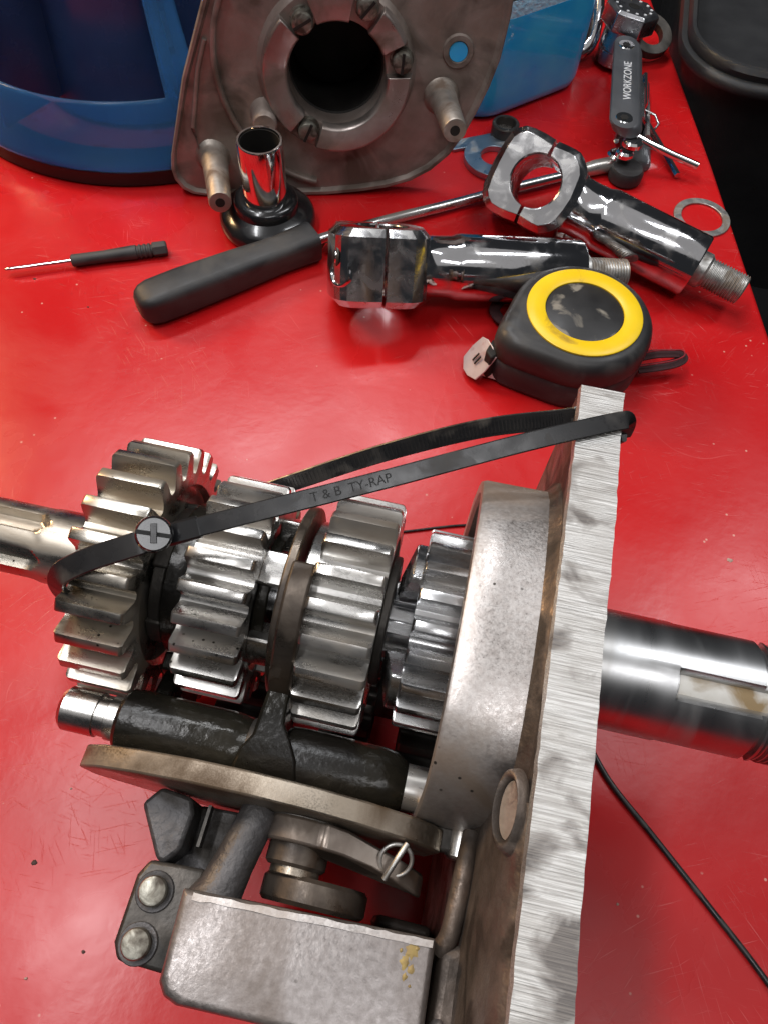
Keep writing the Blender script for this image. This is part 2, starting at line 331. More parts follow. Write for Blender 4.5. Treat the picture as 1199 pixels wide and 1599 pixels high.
def gear(name, u0, u1, R, n, m, cv=0, cw=0, depth=5.6, hub=None, phase=0.0, ch=.9, recess=2.0, round_tip=.35):
    root = R - depth
    ang = []; lev = []
    for k in range(n):
        a = 2 * pi * k / n + phase; p = 2 * pi / n
        for fr, l in ((-.5, -.02), (-.40, 0), (-.315, .12), (-.255, .42), (-.20, .78), (-.155, .985), (-.11, 1.0), (0, 1.0), (.11, 1.0), (.155, .985), (.20, .78), (.255, .42), (.315, .12), (.40, 0)):
            ang.append(a + fr * p); lev.append(l)
    rg = random.Random(int(u0 * 10 + n))
    jit = [rg.uniform(-.10, .03) for _ in range(n)]
    per = 14
    def ring(u, cut, inner=None):
        out = []
        for i, (a, l) in enumerate(zip(ang, lev)):
            r = (root + depth * l + (jit[i // per] * max(l, 0)) - cut * max(l, 0) ** 2) if inner is None else inner
            out.append(gl(u, cv + r * cos(a), cw + r * sin(a)))
        return out
    rc = [(0, ch), (.28 * ch, .55 * ch), (.6 * ch, .2 * ch), (ch, 0)]
    rings = [ring(u0 + d, c) for d, c in rc] + [ring(u0 + (u1 - u0) * f, 0) for f in (.3, .7)] + [ring(u1 - d, c) for d, c in reversed(rc)]
    ri = root - 3.5; hb = hub or root * .55
    rings = [ring(u0 + recess, 0, 6), ring(u0 + recess, 0, hb), ring(u0 + recess, 0, ri - 1), ring(u0, 0, ri)] + rings + [ring(u1, 0, ri), ring(u1 - recess, 0, ri - 1), ring(u1 - recess, 0, hb), ring(u1 - recess, 0, 6)]
    b = MB(); b.loft(rings, cap=False)
    return b.build(name, m, G, sm=33)
def ringpart(name, u0, u1, ro, ri, m, cv=0, cw=0, a0=0, a1=2 * pi, n=64, bevel=.5):
    full = abs(a1 - a0 - 2 * pi) < 1e-6
    b = MB(); A = [a0 + (a1 - a0) * i / (n if full else n - 1) for i in range(n)]
    sec = [(u0, ri), (u1, ri), (u1, ro), (u0, ro)]
    rings = [[gl(u, cv + r * cos(a), cw + r * sin(a)) for u, r in sec] for a in A]
    if full: rings.append(rings[0])
    b.loft(rings, cap=not full)
    return b.build(name, m, G, sm=40, bevel=bevel)

# main shaft with worn splines at its left end
def shaft_r(u, a):
    if u > -19: return 11.6
    k = (a / (2 * pi) * 6 + .18) % 1.0
    f = max(0, min(1, (-19.5 - u - 2.2 * sin(k * pi * 2) ** 2) / 2.0))
    g = max(0, min(1, (min(k, 1 - k) - .24) / .03))
    return 11.6 - f * g * 2.8 - f * .15
us = [-70, -50, -40, -34, -30, -27, -25, -24, -23, -22.2, -21.4, -20.6, -19.8, -19, -18, -10, -4.5]
AN = 96
b = MB(); b.loft([[gl(u, shaft_r(u, 2 * pi * i / AN) * cos(2 * pi * i / AN), shaft_r(u, 2 * pi * i / AN) * sin(2 * pi * i / AN)) for i in range(AN)] for u in us])
b.build('splined_shaft', 'steel_warm', G, sm=38)
b = MB(); b.cyl(gl(-2, 0, 0), gl(125, 0, 0), 10.2, 40); b.build('main_shaft', 'steel_bright', G)
b = MB()
for k in range(8):
    a = 2 * pi * k / 8 + .5; c_, s_ = cos(a), sin(a)
    q = [(9, -2.1), (12.0, -1.9), (12.0, 1.9), (9, 2.1)]
    b.loft([[gl(u, r * c_ - t_ * s_, r * s_ + t_ * c_) for r, t_ in q] for u in (80, 101)])
b.build('shaft_splines', 'steel_bright', G, bevel=.4)

gear('gear', 0, 18.5, 38.0, 25, 'steel_warm', phase=.06, depth=7.0, hub=22)
gear('gear', 28.5, 47, 32.6, 23, 'steel', phase=.10, depth=6.2, hub=20)
gear('gear', 62.2, 80.8, 34.2, 23, 'steel', phase=.02, depth=5.8, hub=20, ch=1.0)
gear('gear', 89.5, 112, 29.0, 21, 'steel_bright', phase=.13, depth=5.2, hub=18, ch=.8)
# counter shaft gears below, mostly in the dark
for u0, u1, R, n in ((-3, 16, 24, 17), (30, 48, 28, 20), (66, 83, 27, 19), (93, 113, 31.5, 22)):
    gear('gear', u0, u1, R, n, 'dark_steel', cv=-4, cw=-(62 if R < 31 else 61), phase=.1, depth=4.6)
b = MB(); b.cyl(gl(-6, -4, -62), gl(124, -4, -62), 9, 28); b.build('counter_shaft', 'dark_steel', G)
# collars and dogs between the gears; near-black ones carry the shade of the gaps
ringpart('collar', 17.5, 21, 20.5, 8, 'dark_steel')
ringpart('collar', 21.6, 28.4, 22.5, 8, 'oily_shaded')
ringpart('collar', 80.5, 83, 19, 8, 'dark_steel')
ringpart('collar', 46.5, 50, 19.5, 8, 'oily_shaded')
ringpart('collar', 58, 62.6, 24.5, 8, 'steel')
ringpart('sliding_flange', 53.6, 56.6, 28.2, 15, 'fork', n=72, bevel=.6)
def dog(name, u0, u1, r0, r1, a, half, m, slope=0.0):
    b = MB(); A = [a - half + 2 * half * i / 8 for i in range(9)]
    rings = []
    for t in A: rings.append([gl(u0 + slope, r0 * cos(t), r0 * sin(t)), gl(u1, r0 * cos(t), r0 * sin(t)), gl(u1, r1 * cos(t), r1 * sin(t)), gl(u0 + slope, r1 * cos(t), r1 * sin(t)), ] if False else
                             [gl(u0, r0 * cos(t), r0 * sin(t)), gl(u1, r0 * cos(t), r0 * sin(t)), gl(u1, r1 * cos(t), r1 * sin(t)), gl(u0 + slope, r1 * cos(t), r1 * sin(t))])
    b.loft(rings); return b.build(name, m, G, bevel=.7)
for a in (1.62, 2.72, .55, 3.85): dog('dog_tooth', 46.5, 54.0, 14, 23.5, a, .22, 'steel')
for a in (1.20, 2.72, -.4, 4.2): dog('dog_tooth', 83.6, 90, 15, 27.0, a, .26, 'steel_bright', slope=3.0)
for k in range(5): dog('dog_tooth', 17, 22.5, 12, 21.5, .4 + k * 2 * pi / 5, .25, 'dark_steel')

# selector rod, forks and their barrels
RV, RW = -44.5, 0.0
b = MB(); b.rod(gl(2, RV, RW), gl(118, RV, RW), [(0, 5.0), (1.2, 6.0), (10, 6.0), (10.3, 5.5), (13, 5.5), (13.3, 6.0), (116, 6.0)], 32); b.build('selector_rod', 'steel', G)
def barrel(u0, u1, r):
    b = MB(); b.rod(gl(u0, RV, RW), gl(u1, RV, RW), [(0, r - 3), (0.2, r - 1.2), (1.4, r - .2), (4, r), (u1 - u0 - 8, r), (u1 - u0 - 4, r - .6), (u1 - u0 - 1.5, r - 2), (u1 - u0, r - 3.4)], 36)
    return b.build('fork_barrel', 'oily_shaded', G)
barrel(18.5, 57.5, 9.0); barrel(63, 97, 8.8)
b = MB(); b.rod(gl(53.5, RV, RW), gl(58.2, RV, RW), [(0, 8.2), (.6, 8.6), (4.2, 8.6), (4.7, 8.2)], 36); b.build('barrel_collar', 'dark_steel', G)
def fork(u0, u1, m, a0, a1, ro, ri, neck=True):
    b = MB(); A = [a0 + (a1 - a0) * i / 39 for i in range(40)]
    rings = []
    for i, a in enumerate(A):
        e = min(i, 39 - i) / 3.0; k = min(1, .82 + .18 * e); o = ri + (ro - ri) * k
        if neck and abs(a - pi) < .55: o += 1.5 * (1 - abs(a - pi) / .55)
        rings.append([gl(u0, ri * cos(a), ri * sin(a)), gl(u1, ri * cos(a), ri * sin(a)), gl(u1, o * cos(a), o * sin(a)), gl(u0, o * cos(a), o * sin(a))])
    b.loft(rings)
    fk = b.build('shift_fork', m, G, sm=40, bevel=.8)
    b = MB(); um = (u0 + u1) / 2
    st_ = ((-27, 3.0, 13, -12), (-33, 3.1, 12.5, -12), (-38, 3.6, 11.5, -12), (-42, 5.2, 10.4, -11), (-46, 7.6, 9.6, -9.6), (-50, 8.6, 7.6, -7), (-53, 8.0, 3.5, -4)) if neck else ((-26, 2.4, -10, -20), (-36, 2.6, -6, -16), (-44, 3.0, -6, -9))
    b.loft([[gl(um + sx * hw + (1.2 if v < -40 else 0), v, w0 if sz > 0 else w1) for sx, sz in ((-1, -1), (1, -1), (1, 1), (-1, 1))] for v, hw, w0, w1 in st_]); b.build('fork_foot', 'oily_shaded', fk, sm=50, bevel=1.0, seg=3)
    return fk
fork(56.0, 62.3, 'fork', radians(92), radians(255), 33.0, 25.5)
fork(21.4, 26.6, 'oily_shaded', radians(190), radians(255), 29, 22.8, False)  # left fork coloured black for the shade between the gears

# cam plate (upright, seen on its edge) and roller
top = [(14, 6), (20, 11), (30, 14.5), (45, 17), (60, 18), (75, 17.6), (88, 16), (98, 13), (105, 9), (108, 4)]
poly = top + [(106, -14), (92, -30), (70, -36), (46, -32), (26, -18), (15, -4)]
b = MB(); n_ = 28
def cv_(u): return -55.3 - 1.2 * ((u - 62) / 46) ** 2 + .6
b.loft([[gl(u, cv_(u) + 2.9, w_) for u, w_ in poly], [gl(u, cv_(u) - 2.9, w_) for u, w_ in poly]])
b.build('cam_plate', 'cam', G, sm=30, bevel=.6)
b = MB(); b.cyl(gl(113, -50.5, 1.5), gl(113, -59, 1.5), 3.7, 24, .5); b.build('roller', 'steel', G)
b = MB(); b.box(104, 112, -58, -52, 94, 98.8); b.build('roller_arm', 'dark_steel', G, bevel=.8)

# pawl carrier, post, drum discs, lever and spring clip on the near side of the cam plate
b = MB(); b.loft([[gl(u, v, w_) for u, v in ((32.5, -63.5), (36, -58.8), (44.5, -59.6), (46, -63), (45.5, -72), (42.5, -75.5), (40.5, -75))] for w_ in (-16, 5)]); b.build('pawl_carrier', 'cast_dark', G, bevel=1.2)
b = MB(); b.loft([[gl(u, v, w_) for u, v in ((45, -60), (57, -59.5), (57, -79), (42, -77), (42.5, -73), (46, -71))] for w_ in (-22, -5)]); b.build('pawl_arm', 'cast_dark', G, bevel=.8)
b = MB(); b.box(48.2, 49.0, -70, -60, 92, 96); b.build('return_spring', 'dark_steel', G)
b = MB(); b.rod(gl(62.5, -58, 6.5), gl(57.2, -81, 6), [(0, 4.0), (1.5, 4.7), (14, 5.0), (20, 5.6), (24, 7.0)], 28); b.build('cast_post', 'cast_dark', G, sm=50)
DU, DW = 74.0, 0.0
def disc(name, v0, v1, r, m, du=0, dw=0, ch=.8, n=48):
    b = MB(); b.cyl(gl(DU + du, v0, DW + dw), gl(DU + du, v1, DW + dw), r, n, ch); return b.build(name, m, G, sm=40)
disc('drum_washer', -58.2, -59.0, 11.5, 'dark_steel', ch=.2)
disc('drum_spacer', -63.5, -69.6, 7.6, 'fork', du=-.4, dw=2.0)
disc('drum_groove', -69, -71.5, 6.2, 'cam', du=-.2, dw=2.0, ch=.2)
disc('drum_disc', -71.0, -77.5, 13.4, 'fork', du=5.5, dw=-4.5, ch=1.0)
# lever: round eye with an arm sweeping to the right
outl = circ(DU - .3, 2.4, 9.8, 22, radians(60), radians(330), True)
arm_lo = [(84, -4), (92, -5.5), (99, -3.5)]; tip = circ(101, .5, 4.2, 9, radians(-80), radians(80), True); arm_hi = [(99, 7.0), (92, 8.0), (85, 10.2), (80, 11.6)]
poly = outl + arm_lo + tip + arm_hi
def lv(u): return -61.2 - max(0, u - 82) ** 1.35 * .075
b = MB(); b.loft([[gl(u, lv(u) + (2.6 if u < 92 else 2.2), w_) for u, w_ in poly], [gl(u, lv(u) - (3.4 if u < 92 else 3.0), w_) for u, w_ in poly]]); b.build('detent_lever', 'lever', G, sm=35, bevel=.7)
b = MB(); rc_ = Vector(gl(97.4, -62.8, 8.5))
dr = Vector((.95, .25, .1)).normalized(); du_ = Vector((-.2, .85, .5)).normalized()
b.tube([rc_ + (dr * cos(a) + du_ * sin(a)) * 3.9 for a in [2 * pi * i / 28 for i in range(29)]], .55, 8, cap=False, up=(.1, -.5, .85))
b.build('spring_clip', 'zinc', G, sm=60)
b = MB(); b.tube([Vector(gl(99.2, -59.0, 12)), Vector(gl(97.6, -62.5, 12.5)), Vector(gl(95.5, -67.5, 10))], .75, 8, up=(0, 0, 1)); b.build('clip_pin', 'zinc', G, sm=60)

# square casting block with its bolted flange
def block_ring(w_, i):
    P = [(52.3 + i, -79.2 - i), (53.2 + i, -97 + i), (55 + i, -99.2 + i), (58 + i, -100.2 + i), (109.2 - i, -99.0 + i), (108.6 - i, -77 - i)]
    return [gl(u, v, w_) for u, v in P]
b = MB(); b.loft([block_ring(-60, 0), block_ring(20.2, 0), block_ring(21.3, .4), block_ring(21.9, 1.2), block_ring(22, 2.0)]); b.build('casting_block', 'block', G, sm=40, bevel=.35)
b = MB(); rg = random.Random(3); P = []
for i in range(26):
    u = 55 + i * 53 / 25; P.append((u, -80.1 + (u - 55) * .041))
b.loft([[gl(u, v - 1.1 - rg.uniform(-.12, .3), 21.0), gl(u, v + .9, 20.6), gl(u, v + .5 + rg.uniform(-.15, .15), 22.0), gl(u, v - .8 + rg.uniform(-.3, .1), 22.25 + rg.uniform(-.08, .08))] for u, v in P]); b.build('worn_edge', 'alu_cast', G, sm=30)
b = MB(); rg = random.Random(5)

for px0, py0, pr_ in ((103.6, -80.4, 1.5), (102.8, -82.6, 1.2), (104.3, -83.6, .8), (103.2, -85.2, .7), (104.8, -79.6, .5), (101.6, -80.6, .4), (104.6, -86.6, .35)):
    b.loft([[gl(px0 + cos(a) * pr_ * rg.uniform(.55, 1.25) * k, py0 + sin(a) * pr_ * rg.uniform(.6, 1.4) * k, 22.0 + h) for a in [2 * pi * i / 16 for i in range(16)]] for k, h in ((1, .02), (.5, .16))])
b.build('residue_patch', 'stain', G, sm=50)
b = MB(); b.prism([(39.2, -75.2), (37.2, -79), (37.2, -93.5), (39.2, -96.8), (53.2, -97.2), (53.2, -74.5)], 'z', 90.5, 100); b.build('flange', 'dark_steel', G, bevel=1.0)
for u, v in ((42.8, -81.6), (42.9, -92.6)):
    b = MB(); b.cyl(gl(u, v, 4.8), gl(u, v, 5.6), 4.6, 24, .2); wsh = b.build('bolt_seat', 'cast_dark', G)
    b = MB(); b.rod(gl(u, v, 5), gl(u, v, 8.2), [(0, 3.4), (2.5, 3.4), (3.0, 3.1), (3.15, 2.6)], 24); b.build('bolt_head', 'bolt', G, sm=30)
b = MB(); b.box(96, 111.5, -78, -74.5, 40, 74); b.build('block_web', 'alu_brown', G, bevel=1.5)

# bearing boss: hollow casting standing out from the end plate
prof = [(31, 37), (26, 41.2), (16, 44.6), (4, 46.6), (-8, 47.2), (-20, 46), (-32, 43.2), (-39.5, 40.2), (-44.6, 36), (-48.6, 29.5), (-51.2, 20), (-52.5, 8), (-52, -8), (-48, -24), (-42, -44), (-36, -62), (-24, -78), (-4, -86), (16, -80), (30, -64), (38, -40), (42, -10), (41, 12), (36.5, 28)]
def off(pr, d):
    n = len(pr); out = []
    for i in range(n):
        a = Vector(pr[i - 1]); c_ = Vector(pr[(i + 1) % n]); t_ = (c_ - a).normalized(); nn = Vector((-t_.y, t_.x)) * -1
        out.append((pr[i][0] + nn.x * d, pr[i][1] + nn.y * d))
    return out
cxp = sum(p[0] for p in prof) / len(prof); test = off(prof, 1)
SGN = 1 if sum((Vector(p) - Vector((cxp, -15))).length for p in test) > sum((Vector(p) - Vector((cxp, -15))).length for p in prof) else -1
def bossring(u, d): return [gl(u, v, w_) for v, w_ in off(prof, d * SGN)]
b = MB(); b.loft([bossring(114, -5), bossring(101.2, -4.5), bossring(100.2, -3.6), bossring(99.9, -1.6), bossring(100.3, -.4), bossring(101.2, 0), bossring(108, .1), bossring(117.6, .3)], cap=False)
b.build('bearing_boss', 'alu_cast', G, sm=32)
b = MB(); b.loft([bossring(117.2, .1), bossring(118.0, .7), bossring(118.9, 1.8), bossring(119.8, 3.2), bossring(120.8, 3.8)], cap=False); b.build('boss_fillet', 'alu_brown', G, sm=50)
b = MB(); b.loft([bossring(113, -4.5), bossring(113.6, -4.6)]); b.build('boss_floor', 'hole_dark', G)
# end plate, a cut slab of the case standing on its lower edge
pl = [(57.0, -95), (57.0, 45), (56.4, 50.2), (-112, 50.2), (-116, 44), (-116, -95)]
b = MB(); b.loft([[gl(u, v, w_) for v, w_ in pl] for u in (120, 131.4)]); b.build('end_plate', 'alu_brown', G, bevel=1.0)
rg = random.Random(11); st = [57 - 2.6 * i for i in range(65)]
def wob(v): return .45 * sin(v * .03 + .6) + .12 * sin(v * .13)
b = MB(); b.loft([[gl(119.7 + .5 * wob(v) + rg.uniform(-.12, .12), v, 49.8), gl(120.0 + .5 * wob(v) + rg.uniform(-.16, .16), v, 52), gl(131.3 + wob(v) + rg.uniform(-.15, .15), v, 52), gl(131.7 + wob(v) + rg.uniform(-.12, .12), v, 49.8)] for v in st]); b.build('sawn_edge', 'sawn', G, sm=25)
# rounded casting web that runs from the boss to the block along the plate
b = MB(); rings = []
for i in range(24):
    v = -50 - i * 2.8; k = .6 * sin(v * .21) + .4 * sin(v * .5)
    d = 1.5 * max(0, 1 - abs(v + 52) / 9)
    d = max(0, 1 - abs(v + 52) / 11)
    rings.append([gl(120.4, v, 50.0 + .3 * k), gl(118.6 - .8 * d, v, 48.6 + .5 * k), gl(117.0 - .8 * d, v, 44.5 + k), gl(116.2 - .3 * k, v, 37), gl(115.8, v, 27 + .8 * k), gl(115.2, v, 16 + .6 * k), gl(113.6, v, 9), gl(112.6, v, -70), gl(120.4, v, -70)])
b.loft(rings); b.build('casting_web', 'alu_brown', G, sm=60)
b = MB(); b.tube(smooth_path([gl(114.0, -53.5, 13), gl(113.3, -60, 14.5), gl(112.8, -68, 14), gl(112.2, -75.5, 13.5), gl(110.5, -79.5, 12)]), 2.3, 12, up=(0, 0, 1)); b.build('web_rib', 'alu_brown', G, sm=60)
b = MB(); b.loft([[gl(u, v, w_) for u, v in ((110.4, -78.2), (118, -76), (118, -116), (109.8, -116), (110.2, -98))] for w_ in (-60, 15)]); b.build('web_foot', 'alu_brown', G, bevel=2.5, seg=3)
b = MB(); b.loft([[gl(u, v, w_) for u, v in ((110.6, -92), (113.4, -91), (114, -116), (110.4, -116))] for w_ in (0, 18)]); b.build('web_lug', 'alu_cast', G, bevel=1.6, seg=3)
# drilled pocket and slot in the plate's face
pn = Vector((-.80, 0, .60)); pd = Vector((.60, 0, .80)); pc = Vector(gl(115.6, -51.6, 47.2))
def pring(k, h): return [pc + pn * h + Vector((0, 6.4 * cos(a) * k, 0)) + pd * (3.0 * sin(a) * k) for a in [2 * pi * i / 32 for i in range(32)]]
b = MB(); b.loft([pring(1.35, -2.2), pring(1.22, .2), pring(1.1, .55), pring(1.0, .3), pring(.94, -.8), pring(.9, -1.6)], cap=False); pk = b.build('drilled_pocket', 'alu_brown', G, sm=60)
b = MB(); b.loft([pring(.95, -1.7), pring(.9, -1.0)]); b.build('pocket_floor', 'alu_cast', pk, sm=60)
b = MB(); b.loft([[gl(u, 49 + 2.2 * cos(a), 44 + 3.6 * sin(a)) for a in [2 * pi * i / 20 for i in range(20)]] for u in (119.9, 119.5)]); b.build('bolt_hole', 'hole_dark', G)

# output shaft right of the plate: keyed, grooved and threaded
def out_r(u, a):
    k = ((a - .35) / (pi / 2)) % 1.0; k = min(k, 1 - k) * (pi / 2)
    r = 17.0
    half = .23
    if u > 161.5 and u < 191:
        f = max(0, min(1, (half - k) / .03)) * max(0, min(1, (u - 161.5) / .8))
        r -= 2.6 * f
    if 184.5 < u < 186.2: r = min(r, 15.6)
    if u >= 187.2: r = min(r, 16.0 + (.55 if int(u * 1.25) % 2 else -.35))
    return r
us = [118, 125, 140, 150, 161.4, 161.9, 162.4, 164, 170, 176, 184.4, 184.6, 186.1, 186.3, 187.1] + [187.3 + .4 * i for i in range(75)]
AN = 144
b = MB(); b.loft([[gl(u, out_r(u, 2 * pi * i / AN) * cos(2 * pi * i / AN), out_r(u, 2 * pi * i / AN) * sin(2 * pi * i / AN)) for i in range(AN)] for u in us]); b.build('output_shaft', 'shaft', G, sm=30)
for k in range(4):
    a = .35 + k * pi / 2
    b = MB(); rings = []
    for u in (162.6, 174, 188.0):
        rings.append([gl(u, (r) * cos(a + t_), (r) * sin(a + t_)) for r, t_ in ((14.46, -.195), (14.62, 0), (14.46, .195), (13.6, .19), (13.6, -.19))])
    b.loft(rings); b.build('keyway_floor', 'slot', G, sm=40)

# ================================================================== CABLE TIE
ORI = Vector((-77.60, 88.89, 0))
def wl(u, v, w_):                       # gearbox frame -> bench frame (mm)
    c_, s_ = cos(-YAW), sin(-YAW); return Vector((ORI.x + u * c_ - v * s_, ORI.y + u * s_ + v * c_, w_ + ZA))
T = thing('cable_tie', 'long black nylon cable tie strapping the left gear to the end plate', 'cable tie')
head = wl(24.0, -7.9, 43.5)
endp = wl(130.2, 45.0, 54.4)
camp = Vector((0, 0, 300))
front = [wl(27.8, -6.8, 43.4), wl(46.7, 2.4, 46.4), wl(75.4, 16.9, 49.8), wl(104.7, 32.6, 52.6), wl(120.1, 40.6, 53.6), wl(130.4, 45.9, 53.8), wl(132.9, 47.2, 52.6), wl(133.5, 47.4, 46)]
sp = smooth_path(front, 8)
b = MB(); b.tube(sp, 1, flat=(4.8, 1.3), up=(0.05, -.45, .9)); b.build('strap', 'tie', T, sm=35)
b = MB(); b.tube(smooth_path([wl(133.6, 47.1, 48), wl(133.0, 50, 42), wl(131.6, 52, 39)], 6), 1, flat=(4.6, 1.4), up=(1, 0, 0)); b.build('strap_corner', 'tie', T, sm=35)
backp = smooth_path([wl(121.5, 50, 48), wl(117.8, 49.4, 46), wl(97, 48.2, 36), wl(71, 43.0, 22), wl(43, 33.6, 8), wl(30, 30, 0), wl(18, 30, -14)], 8)
b = MB(); b.tube(backp, 1, flat=(5.4, 1.2), up=(0.1, -.62, .75)); bk = b.build('strap_back', 'tie', T, sm=35)
b = MB()
for i in range(0, 150):
    t_ = i / 150 * (len(backp) - 1); k = int(t_); p = backp[k].lerp(backp[min(k + 1, len(backp) - 1)], t_ - k)
    d = (backp[min(k + 1, len(backp) - 1)] - backp[max(k - 1, 0)]).normalized(); n1 = d.cross(Vector((.1, -.62, .75))).normalized(); n2 = n1.cross(d)
    q = p + n2 * .62
    b.loft([[q + n1 * sx * 1.7 + d * sy * .26 + n2 * .28 * h for sx, sy in ((-1, -1), (1, -1), (1, 1), (-1, 1))] for h in (0, 1)])
b.build('strap_teeth', 'tie', bk, sm=0)['kind'] = 'stuff'
lp = smooth_path([wl(21.5, -9.6, 42.0), wl(19.6, -10.9, 41.8), wl(10.2, -15.1, 38.6), wl(4.6, -17.8, 36.0), wl(1.0, -19.6, 33), wl(-.8, -20.8, 28), wl(-.9, -21.2, 20)], 8)
b = MB(); b.tube(lp, 1, flat=(6.0, 1.2), up=(-.1, -.40, .9)); b.build('strap_tail', 'tie', T, sm=35)
hd = (camp - head).normalized(); hd = Vector((.25, -.40, .88)).normalized()
b = MB(); b.rod(head - hd * 6.0, head + hd * 5.0, [(0, 3.2), (1.5, 4.0), (9.3, 4.5), (10.4, 4.3), (11, 3.8)], 32); hdo = b.build('head', 'black_gloss', T, sm=35)
hx = hd.cross(Vector((0, 1, .2))).normalized(); hy = hd.cross(hx)
def hbar(name, x0, x1, y0, y1, h0, h1, m, ang):
    c_, s_ = cos(ang), sin(ang); b = MB()
    b.loft([[head + hd * h + hx * (x * c_ - y * s_) + hy * (x * s_ + y * c_) for x, y in ((x0, y0), (x1, y0), (x1, y1), (x0, y1))] for h in (h0, h1)])
    return b.build(name, m, hdo, bevel=.12)
hbar('head_slot', -4.2, 4.2, -.55, .55, 4.6, 5.06, 'tie_engrave', .0)
hbar('tie_end', -.75, .75, -2.5, 2.2, 4.6, 6.0, 'tie', .15)
b = MB(); b.tube([head + (front[0] - head) * .3 - hd * 1.0, front[0] + Vector((0, 0, -.2)), front[0].lerp(sp[5], .6)], 1, flat=(5.6, 2.6), up=(.05, -.45, .9)); b.build('head_neck', 'black_gloss', T, sm=35)
# moulded lettering on the strap
def strap_frame(i):
    p = sp[i]; d = (sp[i + 1] - sp[i - 1]).normalized(); U = Vector((.05, -.45, .9)); x = d.cross(U).normalized(); n_ = x.cross(d); return p, d, n_
i0 = min(range(1, len(sp) - 1), key=lambda i: (sp[i] - wl(68.0, 13.2, 48.9)).length)
p, d, nn = strap_frame(i0); yv = nn.cross(d)
q = (p + nn * .70) * MM
text('T & B  TY-RAP', 3.3, .05, 'lettering', 'tie_engrave', T, Matrix(((d.x, yv.x, nn.x, q.x), (d.y, yv.y, nn.y, q.y), (d.z, yv.z, nn.z, q.z), (0, 0, 0, 1))))

# loose cords on the bench
b = MB(); b.tube(smooth_path([(84, 96, 1.3), (86, 78, 1.3), (95.5, 56.5, 1.3), (111, 37.2, 1.3), (130, 14, 1.3), (148.5, -9.5, 1.3), (176, -50, 1.3)], 8), 1.15, 10); tag(b.build('cord', 'tie', sm=60), 'thin black cord running from behind the plate to the lower right corner', 'cord')
b = MB(); b.tube(smooth_path([(-30, 149, .8), (-5, 153, .8), (12, 157, .8), (42, 163, .8), (62, 158, .8), (75, 146, .8)], 8), .55, 8); tag(b.build('wire', 'tie', sm=60), 'hair-thin black wire on the bench behind the right-hand gears', 'wire')

# ================================================================== TAPE MEASURE
tb = atan2(236 - 246, 90 - 61)
TM = thing('tape_measure', 'black tape measure with a yellow ring lying on its side', 'tape measure', (90, 270.5, 0), (0, 0, tb - .02))
RB = 36.0
def tape_out(o):
    r = RB + o; P = circ(0, 0, r, 34, radians(-88), radians(178), True)
    P += [(-r, -8), (-r - .6, -18), (-r + .4, -28), (-r + 4, -33.5 - o), (-r + 9, -35.5 - o), (-18, -36 - o), (-8, -36 - o)]
    return P
def tr(o, z): return [(x, y, z) for x, y in tape_out(o)]
b = MB(); b.loft([tr(-3, 0), tr(-1, 1), tr(0, 4), tr(0, 17), tr(-.4, 17.4), tr(-.4, 18.0), tr(0, 18.4), tr(0, 26), tr(-.8, 29), tr(-2.4, 31.4), tr(-4.8, 32.8), tr(-7.5, 33.2)]); b.build('case', 'black_plastic', TM, sm=50)
def annulus(name, ro, ri, z0, z1, m, par, n=64):
    b = MB(); b.loft([[(r * cos(a), r * sin(a), z) for a in [2 * pi * i / n for i in range(n)]] for r, z in ((ro, z0), (ro, z1 - .4), (ro - .6, z1), (ri + .6, z1), (ri, z1 - .4), (ri, z0), (ro, z0))], cap=False); return b.build(name, m, par, sm=40)
annulus('ring', 28.8, 19.6, 32.4, 34.4, 'yellow', TM)
b = MB(); b.rod((0, 0, 32.6), (0, 0, 33.9), [(0, 19.5), (1.0, 19.3), (1.3, 18.6)], 64); b.build('label_disc', 'tape_label', TM, sm=30)
b = MB(); b.loft([[(x, y, z) for x, y in ((-37.4, -33.5), (-33.2, -37.0), (-30, -31), (-36.9, -24))] for z in (4, 20)]); b.build('mouth', 'hole_dark', TM, bevel=1)
b = MB(); b.tube([(-28, -31.5, 10), (-33, -32, 10), (-37.4, -32.4, 10)], 1, flat=(15, .5), up=(0.1, -.9, .35)); hk = b.build('blade', 'tape_steel', TM)
hn = Vector((-.62, -.55, .56)).normalized(); ha = (Vector((0, 0, 1)) - hn * hn.z).normalized(); hb_ = hn.cross(ha); hc = Vector((-40.6, -32.5, 11))
def hook_pt(a, c_, h): return hc + ha * a + hb_ * c_ + hn * (h - .035 * c_ * c_ * .6)
b = MB(); b.loft([[hook_pt(a, c_, h) for a, c_ in ((9.6, -7.5), (11, -2), (10.4, 3.6), (7.6, 8.6), (0, 9.8), (-7.6, 8.6), (-10, 2), (-9.6, -3), (-7, -8), (0, -8.4))] for h in (0, .9)]); b.build('hook', 'tape_steel', TM, bevel=.3)
for q_ in (-1.2, 1.2):
    b = MB(); b.loft([[hook_pt(a, q_ + c_, h) for a, c_ in ((2.6, -.45), (2.6, .45), (-2.6, .45), (-2.6, -.45))] for h in (.7, 1.05)]); b.build('hook_slot', 'hole_dark', TM)
b = MB(); b.box(-30, -22, 26.5, 34, 6, 27); b.build('belt_clip', 'black_gloss', TM, bevel=3, seg=3)
wp = smooth_path([(-32, 15, 10), (-39, 18, 7), (-45, 17, 5), (-46, 10, 4), (-41, 5, 4), (-37, 4, 5)], 6)
b = MB(); b.tube(wp, 1, flat=(6, 1.6), up=(0, 0, 1)); b.build('wrist_strap', 'red_loop', TM, sm=50)
lp_ = smooth_path([(35, 7, 11), (41, 11, 12), (48, 15, 12), (53, 17.5, 11.5), (55, 15.5, 11), (52, 11.5, 10), (45, 6.5, 9), (36, 1, 8)], 6)
b = MB(); b.tube(lp_, 1, flat=(5.5, 1.0), up=[(0, 0, 1)] * 99 if False else (0, 0, 1)); lo = b.build('lanyard_loop', 'red_loop', TM, sm=50)
